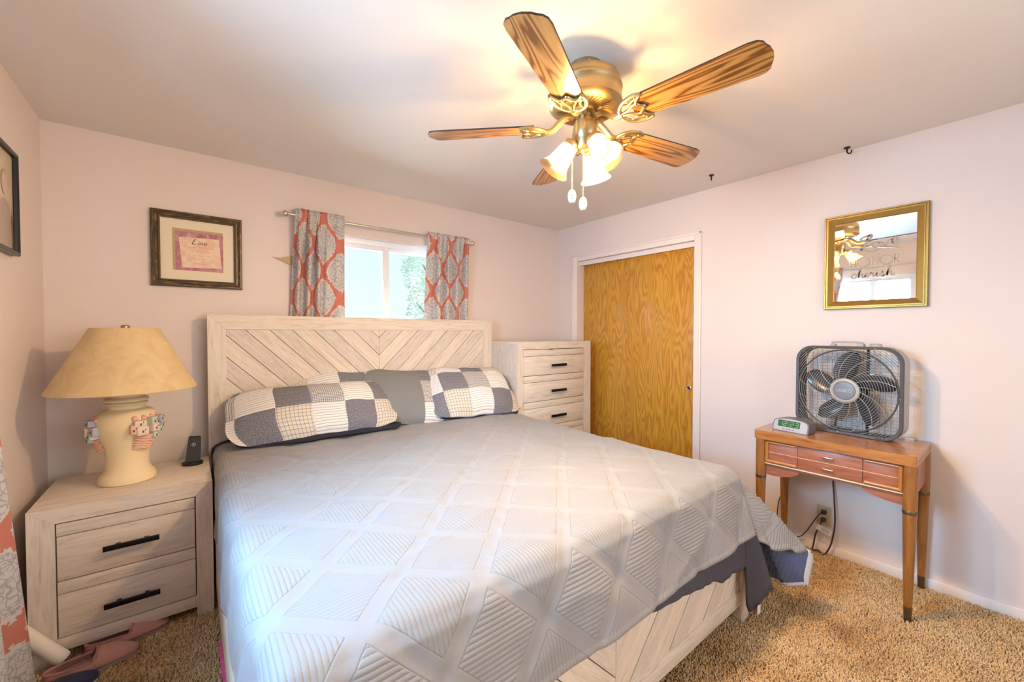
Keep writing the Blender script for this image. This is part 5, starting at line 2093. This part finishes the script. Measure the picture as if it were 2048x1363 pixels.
# front grille: rings, spiral spokes and a mesh filling the corners
def inside(x, y):
    a, b, r = BW / 2 - 0.016, BH / 2 - 0.016, 0.070
    ax, ay = abs(x), abs(y)
    if ax > a or ay > b:
        return False
    if ax > a - r and ay > b - r:
        return math.hypot(ax - (a - r), ay - (b - r)) < r
    return True


m = MB()
hub_r = 0.062
for k in range(14):
    r = hub_r + 0.010 + k * 0.0115
    m.tube([(r * math.cos(2 * PI * q / 72), r * math.sin(2 * PI * q / 72), 0.010 - 0.05 * (r - 0.06) ** 2) for q in range(72)], 0.0009, 4, True, RB)
for k in range(16):
    a0 = 2 * PI * k / 16
    pts = []
    q = 0
    while True:
        r = hub_r + q * 0.008
        a = a0 - 1.15 * (r - hub_r) / 0.17 * 0.55
        x, y = r * math.cos(a), r * math.sin(a)
        if not inside(x, y):
            break
        pts.append((x, y, 0.0095 - (0.010 if r > 0.225 else 0)))
        q += 1
        if q > 60:
            break
    m.tube(pts, 0.0013, 4, False, RB)
for k in range(9):
    r = 0.240 + k * 0.0105
    seg = []
    for q in range(145):
        a = 2 * PI * q / 144
        x, y = r * math.cos(a), r * math.sin(a)
        if inside(x, y) and q < 144:
            seg.append((x, y, 0.001))
        else:
            if len(seg) > 1:
                m.tube(seg, 0.0010, 4, False, RB)
            seg = []
m.build('front_grille', 'wire', bf)
m = MB()
r = 0.228
m.tube([(r * math.cos(2 * PI * q / 96), r * math.sin(2 * PI * q / 96), 0.001) for q in range(96)], 0.0042, 8, True, RB)
m.build('shroud_ring', 'fan_grey', bf)
m = MB()
x = -0.22
while x < 0.221:
    ys = [y / 200 for y in range(-60, 61) if inside(x, y / 200)]
    if len(ys) > 1:
        m.tube([(x, ys[0], -BD + 0.004), (x, ys[-1], -BD + 0.004)], 0.0009, 4, False, RB)
    x += 0.0245
y = -0.225
while y < 0.226:
    xs = [q / 200 for q in range(-60, 61) if inside(q / 200, y)]
    if len(xs) > 1:
        m.tube([(xs[0], y, -BD + 0.006), (xs[-1], y, -BD + 0.006)], 0.0008, 4, False, RB)
    y += 0.0185
for xx in (0.075,):
    m.box(xx - 0.006, xx + 0.006, -BH / 2 + 0.013, BH / 2 - 0.013, -BD + 0.010, -BD + 0.022, 0, T=RB)
m.build('rear_grille', 'black_metal', bf)
# blades
for k in range(5):
    a = math.radians(97 + 72 * k)

    def bl(u, v, a=a):
        r = 0.046 + 0.170 * u
        w = 0.022 + 0.031 * math.sin(PI * min(1.0, 0.10 + 0.72 * u))
        if u > 0.72:
            w *= max(0.04, 1 - ((u - 0.72) / 0.28) ** 2.4) ** 0.5
        t = a + ((v - 0.5) * 2 * w) / r - 0.42 * u + 0.20
        z = -0.052 + (v - 0.5) * 0.062 * (1 - 0.35 * u) + 0.010 * math.sin(PI * v)
        return (r * math.cos(t), r * math.sin(t), z)
    m = MB()
    m.grid(bl, 24, 10, RB)
    o = m.build('rotor_blade', 'fan_blade', bf)
    md = o.modifiers.new('thickness', 'SOLIDIFY')
    md.thickness = 0.003
m = MB()
m.lathe([(0.052, -0.085), (0.054, -0.03), (0.050, -0.022), (0.0, -0.02)], 32, RB)
m.build('rotor_hub', 'fan_grey', bf)
m = MB()
m.lathe([(hub_r + 0.006, 0.002), (hub_r + 0.006, 0.009), (hub_r, 0.013), (0.053, 0.013), (0.051, 0.009)], 48, RB, 0, True, False)
hb = m.build('grille_hub', 'fan_light', bf)
m = MB()
m.lathe([(0.051, 0.009), (0.049, 0.013), (0.030, 0.0155), (0.0005, 0.016)], 48, RB, 0, False, False)
bdg = m.build('badge', 'badge', bf)
m = MB()
text_mb(m, 'LASKO', 0.024, RB @ Matrix.Translation((0, 0, 0.0165)), 0.001)
m.build('badge_lettering', 'badge_text', bdg)

# ------------------------------------------------------------------ alarm clock
KY, KX = -2.264, -0.335
clk = thing('alarm_clock', 'silver alarm clock with green digits at the left end of the sewing table', 'clock', (KX, KY, SZ))
TK = Matrix.Translation((KX, KY, SZ)) @ Matrix.Rotation(math.radians(-8), 4, 'Z') @ basis((0, 0, 0), (0, -1, 0), (0, 0, 1), (-1, 0, 0))
kw = 0.190
face = [(-kw / 2 + 0.004, 0.0), (kw / 2 - 0.004, 0.0), (kw / 2, 0.006), (kw / 2, 0.030)]
for k in range(13):
    a = k / 12
    face.append((kw / 2 * math.cos(a * PI), 0.040 + 0.034 * math.sin(a * PI) ** 0.55))
face += [(-kw / 2, 0.030), (-kw / 2, 0.006)]
face = face[:4] + [(p[0] * 1.0, p[1]) for p in face[4:]]
slant = Matrix(((1, 0, 0, 0), (0, 1, 0, 0), (0, -0.30, 1, 0), (0, 0, 0, 1)))
m = MB()
m.prism(face, -0.050, 0.030, TK @ slant, smooth=True)
m.build('body', 'clock_grey', clk)
m = MB()
inn = [(p[0] * 0.93, 0.004 + p[1] * 0.91) for p in face]
m.prism(inn, 0.0302, 0.0325, TK @ slant, smooth=True)
ff = m.build('face', 'silver', clk)
m = MB()
m.prism([(-0.066, 0.026), (0.050, 0.026), (0.050, 0.062), (-0.066, 0.062)], 0.0325, 0.0332, TK @ slant)
dsp = m.build('display', plain('green_black_display', (0.06, 0.10, 0.07), 0.2), ff)
m = MB()
SEG = {'1': 'bc', '2': 'abged', '3': 'abgcd'}
TD = TK @ slant @ Matrix.Translation((0, 0, 0.0334))


def digit(mb, ch, x, y, w, h, t=0.0026):
    sh = lambda yy: (yy - y) * 0.08
    for s in SEG[ch]:
        if s == 'a':
            p = (x, y + h, x + w, y + h)
        elif s == 'g':
            p = (x, y + h / 2, x + w, y + h / 2)
        elif s == 'd':
            p = (x, y, x + w, y)
        elif s == 'b':
            p = (x + w, y + h / 2, x + w, y + h)
        elif s == 'c':
            p = (x + w, y, x + w, y + h / 2)
        elif s == 'f':
            p = (x, y + h / 2, x, y + h)
        else:
            p = (x, y, x, y + h / 2)
        q = 0.0010
        if p[1] == p[3]:
            ribbon(mb, [(p[0] + q + sh(p[1]), p[1]), (p[2] - q + sh(p[1]), p[1])], t, TD, 0, 0.0005, False)
        else:
            ribbon(mb, [(p[0] + sh(p[1]), p[1] + q), (p[2] + sh(p[3]), p[3] - q)], t, TD, 0, 0.0005, False)


for ch, x in (('1', -0.058), ('2', -0.036), ('2', 0.000), ('3', 0.026)):
    digit(m, ch, x, 0.031, 0.015, 0.024)
for y in (0.038, 0.048):
    m.box(-0.0105, -0.0075, y, y + 0.003, 0, 0.0005, 0, T=TD)
tag(m.build('digits', 'digit', dsp), 'glowing green digits 12:23')
m = MB()
for k in range(4):
    m.box(-0.040 + k * 0.017, -0.028 + k * 0.017, 0.0125, 0.0150, 0.0325, 0.0333, 0, T=TK @ slant)
m.build('button_legend', 'black', ff)

# ------------------------------------------------------------------ outlet, plugs and cords
ou = thing('wall_outlet', 'almond wall outlet under the sewing table', 'outlet', (0, -2.339, 0.176))
m = MB()
m.box(-0.006, 0.0, -2.376, -2.302, 0.176, 0.296, 0.002)
m.build('cover_plate', 'outlet', ou)
for z in (0.262, 0.212):
    m = MB()
    m.lathe([(0.016, 0), (0.016, 0.0015)], 24, basis((-0.006, -2.339, z), (0, -1, 0), (0, 0, 1), (-1, 0, 0)))
    m.build('receptacle', 'outlet', ou)
m = MB()
m.box(-0.034, -0.008, -2.354, -2.328, 0.250, 0.274, 0.005)
m.tube(catmull([(-0.030, -2.330, 0.256), (-0.040, -2.318, 0.238), (-0.045, -2.296, 0.195), (-0.045, -2.262, 0.125), (-0.045, -2.22, 0.07), (-0.045, -2.15, 0.055), (-0.04, -2.10, 0.13), (-0.02, -2.095, 0.24), (-0.013, -2.125, 0.36), (-0.011, -2.15, 0.50), (-0.010, -2.15, 0.70), (-0.010, -2.14, 0.79), (-0.03, -2.14, 0.81), (-0.12, -2.14, 0.802), (-0.24, -2.17, 0.799), (-0.285, -2.20, 0.803)], 6), 0.0030, 7)
tag(m.build('power_cord', 'cord_black'), 'thin black clock cord with plug in the upper socket', 'cord')
m = MB()
m.box(-0.036, -0.008, -2.353, -2.327, 0.203, 0.226, 0.006)
m.tube(catmull([(-0.034, -2.336, 0.208), (-0.046, -2.325, 0.17), (-0.050, -2.308, 0.12), (-0.050, -2.300, 0.06), (-0.055, -2.296, 0.022), (-0.055, -2.325, 0.030), (-0.05, -2.345, 0.012), (-0.045, -2.362, 0.025), (-0.045, -2.388, 0.10), (-0.04, -2.402, 0.22), (-0.035, -2.396, 0.36), (-0.022, -2.386, 0.46), (-0.012, -2.384, 0.60), (-0.011, -2.385, 0.76), (-0.010, -2.39, 0.83), (-0.03, -2.40, 0.86), (-0.055, -2.40, 0.87)], 6), 0.0045, 8)
tag(m.build('power_cord', 'cord_brown'), 'thick dark brown box fan cord looping to the lower socket', 'cord')
m = MB()
T = basis((-0.052, -2.318, 0.170), (0.15, -0.93, -0.33), (0.0, -0.33, 0.94), (-1, -0.1, 0))
m.box(-0.004, 0.070, -0.014, 0.022, 0, 0.001, 0, T=T)
tg = tag(m.build('cord_tag', 'tag'), 'white warning tag hanging from the cord below the outlet', 'tag')
m = MB()
m.box(0.020, 0.062, -0.008, 0.016, 0.0011, 0.0014, 0, T=T)
m.build('printed_area', 'tag_print', tg)


# ------------------------------------------------------------------ slippers, shoe and things on the floor by the nightstand
def slipper(T, name, upper, lining, sole, label, cat, group, lw=0.095, ln=0.27, hh=0.065, open_to=0.52, solew=None):
    """local x runs from heel to toe"""
    root = thing(name, label, cat, T.translation, group)

    def half(x):
        t = x / ln
        w = lw / 2 * (0.72 + 0.28 * math.sin(PI * min(1, max(0, (t - 0.10) / 0.8))) ** 0.8)
        e = max(0.0, 1 - abs(2 * t - 1) ** 5.5) ** 0.5
        return w * e
    m = MB()
    pts = [(ln * (1 - math.cos(PI * k / 30)) / 2, 0) for k in range(31)]
    out = [(x, -half(x)) for x, _ in pts] + [(x, half(x)) for x, _ in pts[::-1][1:-1]]
    m.prism(out, 0.0, 0.016, T, smooth=True)
    m.build('sole', sole, root)

    def up(a, b):
        x = ln * (1 - math.cos(PI * (0.02 + 0.96 * a))) / 2
        ang = PI * b
        w = half(x) * 1.02
        t = x / ln
        hgt = hh * (0.75 - 0.20 * t) if t < open_to else hh * (0.95 - 0.75 * ((t - open_to) / (1 - open_to)) ** 1.6)
        y = -w * math.cos(ang)
        z = 0.014 + hgt * math.sin(ang) ** 0.75
        if t < open_to and 0.22 < b < 0.78:
            return None
        return Vector((x, y, z + 0.003 * noise.noise((x * 30, y * 30, 0))))
    vs, fs, idx = [], [], {}
    na, nb = 40, 24
    for j in range(nb + 1):
        for i in range(na + 1):
            p = up(i / na, j / nb)
            if p is not None:
                idx[(i, j)] = len(vs)
                vs.append(p)
    for j in range(nb):
        for i in range(na):
            q = [(i, j), (i + 1, j), (i + 1, j + 1), (i, j + 1)]
            if all(k in idx for k in q):
                fs.append([idx[k] for k in q])
    m = MB()
    m.add(vs, fs, None, 0, True, T)
    o = m.build('upper', upper, root, sharp=0)
    md = o.modifiers.new('thickness', 'SOLIDIFY')
    md.thickness = 0.006
    md.offset = 0
    m = MB()
    rim = []
    for i in range(na + 1):
        x = ln * (1 - math.cos(PI * (0.02 + 0.96 * i / na))) / 2
        if x / ln < open_to:
            rim.append(x)
    lo = [up(0, 0)]
    path = []
    for s in (1, -1):
        seg = []
        for x in rim:
            b = 0.21 if s > 0 else 0.79
            t = x / ln
            w = half(x) * 1.02
            seg.append(Vector((x, -w * math.cos(PI * b), 0.014 + hh * (0.75 - 0.20 * t) * math.sin(PI * b) ** 0.75)))
        path.append(seg)
    xo = open_to * ln
    arch = [Vector((xo + 0.006, path[0][-1].y * 0.5, 0.014 + hh * 0.90)), Vector((xo + 0.010, 0, 0.014 + hh * 0.95)), Vector((xo + 0.006, path[1][-1].y * 0.5, 0.014 + hh * 0.90))]
    loop = path[0][1:] + arch + path[1][1:][::-1]
    m.tube(loop, 0.006, 7, True, T)
    m.build('collar', lining, root)
    m = MB()
    ins = [(x, y * 0.86) for x, y in out]
    m.prism(ins, 0.016, 0.021, T, smooth=True)
    m.build('insole', lining, root)
    return root


def heel_toe(h, t, z=0.0, roll_=0.0):
    h, t = Vector((h[0], h[1], z)), Vector((t[0], t[1], z))
    d = (t - h).normalized()
    y = Vector((0, 0, 1)).cross(d)
    return basis(h, d, y, (0, 0, 1)) @ Matrix.Rotation(roll_, 4, 'X'), (t - h).length


T, ln = heel_toe((-3.525, -0.795), (-3.258, -0.768), 0.016)
slipper(T, 'slipper', 'pink_suede', 'pink_lining', 'sole', 'pink slipper lying in front of the nightstand, nearer the camera', 'slipper', 'pink slippers', 0.098, ln, 0.058)
T, ln = heel_toe((-3.430, -0.672), (-3.165, -0.640), 0.016)
slipper(T, 'slipper', 'pink_suede', 'pink_lining', 'sole', 'pink slipper half under the nightstand, behind the other slipper', 'slipper', 'pink slippers', 0.098, ln, 0.050)
T, ln = heel_toe((-3.600, -0.985), (-3.372, -0.862), 0.016)
slipper(T, 'canvas_shoe', 'shoe_navy', 'shoe_navy', 'white_rubber', 'navy canvas shoe with white rubber sole beside the curtain hem', 'shoe', None, 0.098, ln, 0.058)

m = MB()
a, b = Vector((-3.600, -0.715, 0.215)), Vector((-3.490, -0.705, 0.050))
d = (b - a).normalized()
R = Matrix.Translation(a) @ rot_to(d)
ll = (b - a).length
m.lathe([(0.024, 0), (0.027, 0.0), (0.027, ll), (0.024, ll), (0.024, 0)], 28, R, 0, False, False)
tag(m.build('white_tube', 'pvc'), 'white plastic tube leaning between the curtain and the nightstand leg', 'tube')
m = MB()
m.box(-0.022, 0.022, -0.006, 0.006, 0, 0.006, 0.002, T=Matrix.Translation((-3.545, -0.845, 0.020)) @ Matrix.Rotation(0.5, 4, 'Z'))
tag(m.build('cream_strip', 'cream_line'), 'short cream strip on the carpet beside the curtain hem', 'strip')

m = MB()


def pinkf(a, b):
    x = -2.988 + 0.30 * b
    y = -0.93 - 0.62 * a
    z = 0.020 + 0.035 * math.sin(PI * min(1, b * 1.0)) ** 0.5 + 0.010 * noise.noise((x * 20, y * 20, 0))
    x += 0.012 * noise.noise((y * 18, 3, 1))
    return (x, y, z)


m.grid(pinkf, 80, 14)
tag(m.build('fuzzy_blanket', 'hot_pink', sharp=0), 'hot pink fuzzy blanket showing under the bed rail', 'blanket')

# ------------------------------------------------------------------ carpet pile where the camera sees the floor
import numpy as np
rs = np.random.RandomState(5)
cells = []


def region(x0, x1, y0, y1, step, keep):
    nx, ny = int((x1 - x0) / step), int((y1 - y0) / step)
    gx, gy = np.meshgrid(np.arange(nx), np.arange(ny))
    x = x0 + (gx.ravel() + rs.rand(nx * ny)) * step
    y = y0 + (gy.ravel() + rs.rand(nx * ny)) * step
    k = keep(x, y)
    return np.stack([x[k], y[k]], 1)


A = region(-1.95, -0.015, -3.35, -0.55, 0.0068, lambda x, y: (x > -0.995) | (y < -2.22))
B = region(-3.64, -2.93, -1.50, -0.10, 0.0075, lambda x, y: (y < -0.45))
P = np.concatenate([A, B])
keep = np.ones(len(P), dtype=bool)
for (x, y, r) in ((-0.434, -2.774, 0.018), (-0.434, -2.136, 0.018), (-0.042, -2.774, 0.018), (-0.042, -2.136, 0.018)):
    keep &= np.hypot(P[:, 0] - x, P[:, 1] - y) > r
for (x0, x1, y0, y1) in ((-1.06, -0.975, -2.305, -2.22), (-3.595, -3.505, -0.675, -0.635), (-3.065, -2.985, -0.675, -0.635), (-3.595, -3.53, -0.235, -0.16), (-3.05, -2.98, -0.235, -0.16)):
    keep &= ~((P[:, 0] > x0) & (P[:, 0] < x1) & (P[:, 1] > y0) & (P[:, 1] < y1))
P = P[keep]
n = len(P)
lean_x = rs.randn(n) * 0.0055
lean_y = rs.randn(n) * 0.0055
lowf = np.array([noise.noise((float(p[0]) * 5, float(p[1]) * 5, 2.0)) for p in P])
cl1 = np.array([noise.noise((float(p[0]) * 22, float(p[1]) * 22, 5.0)) for p in P])
cl2 = np.array([noise.noise((float(p[0]) * 22, float(p[1]) * 22, 9.0)) for p in P])
lean_x += lowf * 0.006 + cl1 * 0.012
lean_y += cl2 * 0.012
ht = 0.014 + rs.rand(n) * 0.006 + lowf * 0.003
wd = 0.0046 + rs.rand(n) * 0.0014
ph0 = rs.rand(n) * 2 * np.pi
V = np.zeros((n, 7, 3))
for k in range(3):
    an = ph0 + k * 2 * np.pi / 3
    V[:, k, 0] = P[:, 0] + wd * np.cos(an)
    V[:, k, 1] = P[:, 1] + wd * np.sin(an)
    V[:, k, 2] = 0.0
    V[:, 3 + k, 0] = P[:, 0] + lean_x * 0.8 + wd * 0.72 * np.cos(an + 0.5)
    V[:, 3 + k, 1] = P[:, 1] + lean_y * 0.8 + wd * 0.72 * np.sin(an + 0.5)
    V[:, 3 + k, 2] = ht * 0.8
V[:, 6, 0] = P[:, 0] + lean_x
V[:, 6, 1] = P[:, 1] + lean_y
V[:, 6, 2] = ht
base = (np.arange(n) * 7)[:, None]
tri = [(0, 1, 4), (0, 4, 3), (1, 2, 5), (1, 5, 4), (2, 0, 3), (2, 3, 5), (3, 4, 6), (4, 5, 6), (5, 3, 6)]
F = np.concatenate([base + np.array(t_)[None, :] for t_ in tri], 1).reshape(-1, 3)
nf = len(F)
me = bpy.data.meshes.new('carpet_pile')
me.vertices.add(n * 7)
me.vertices.foreach_set('co', V.reshape(-1))
me.loops.add(nf * 3)
me.loops.foreach_set('vertex_index', F.reshape(-1).astype(np.int32))
me.polygons.add(nf)
me.polygons.foreach_set('loop_start', (np.arange(nf) * 3).astype(np.int32))
me.polygons.foreach_set('loop_total', np.full(nf, 3, dtype=np.int32))
ul = me.uv_layers.new(name='UVMap')
rnd = rs.rand(n)
uvc = np.zeros((nf * 3, 2))
uvc[:, 0] = np.repeat(rnd, len(tri) * 3)
ul.data.foreach_set('uv', uvc.reshape(-1))
me.polygons.foreach_set('use_smooth', np.ones(nf, dtype=bool))
me.materials.append(M['tuft'])
me.update()
me.validate()
o = bpy.data.objects.new('carpet_pile', me)
COL.objects.link(o)
tag(o, 'tan shag carpet pile covering the bedroom floor', 'carpet', kind='stuff')
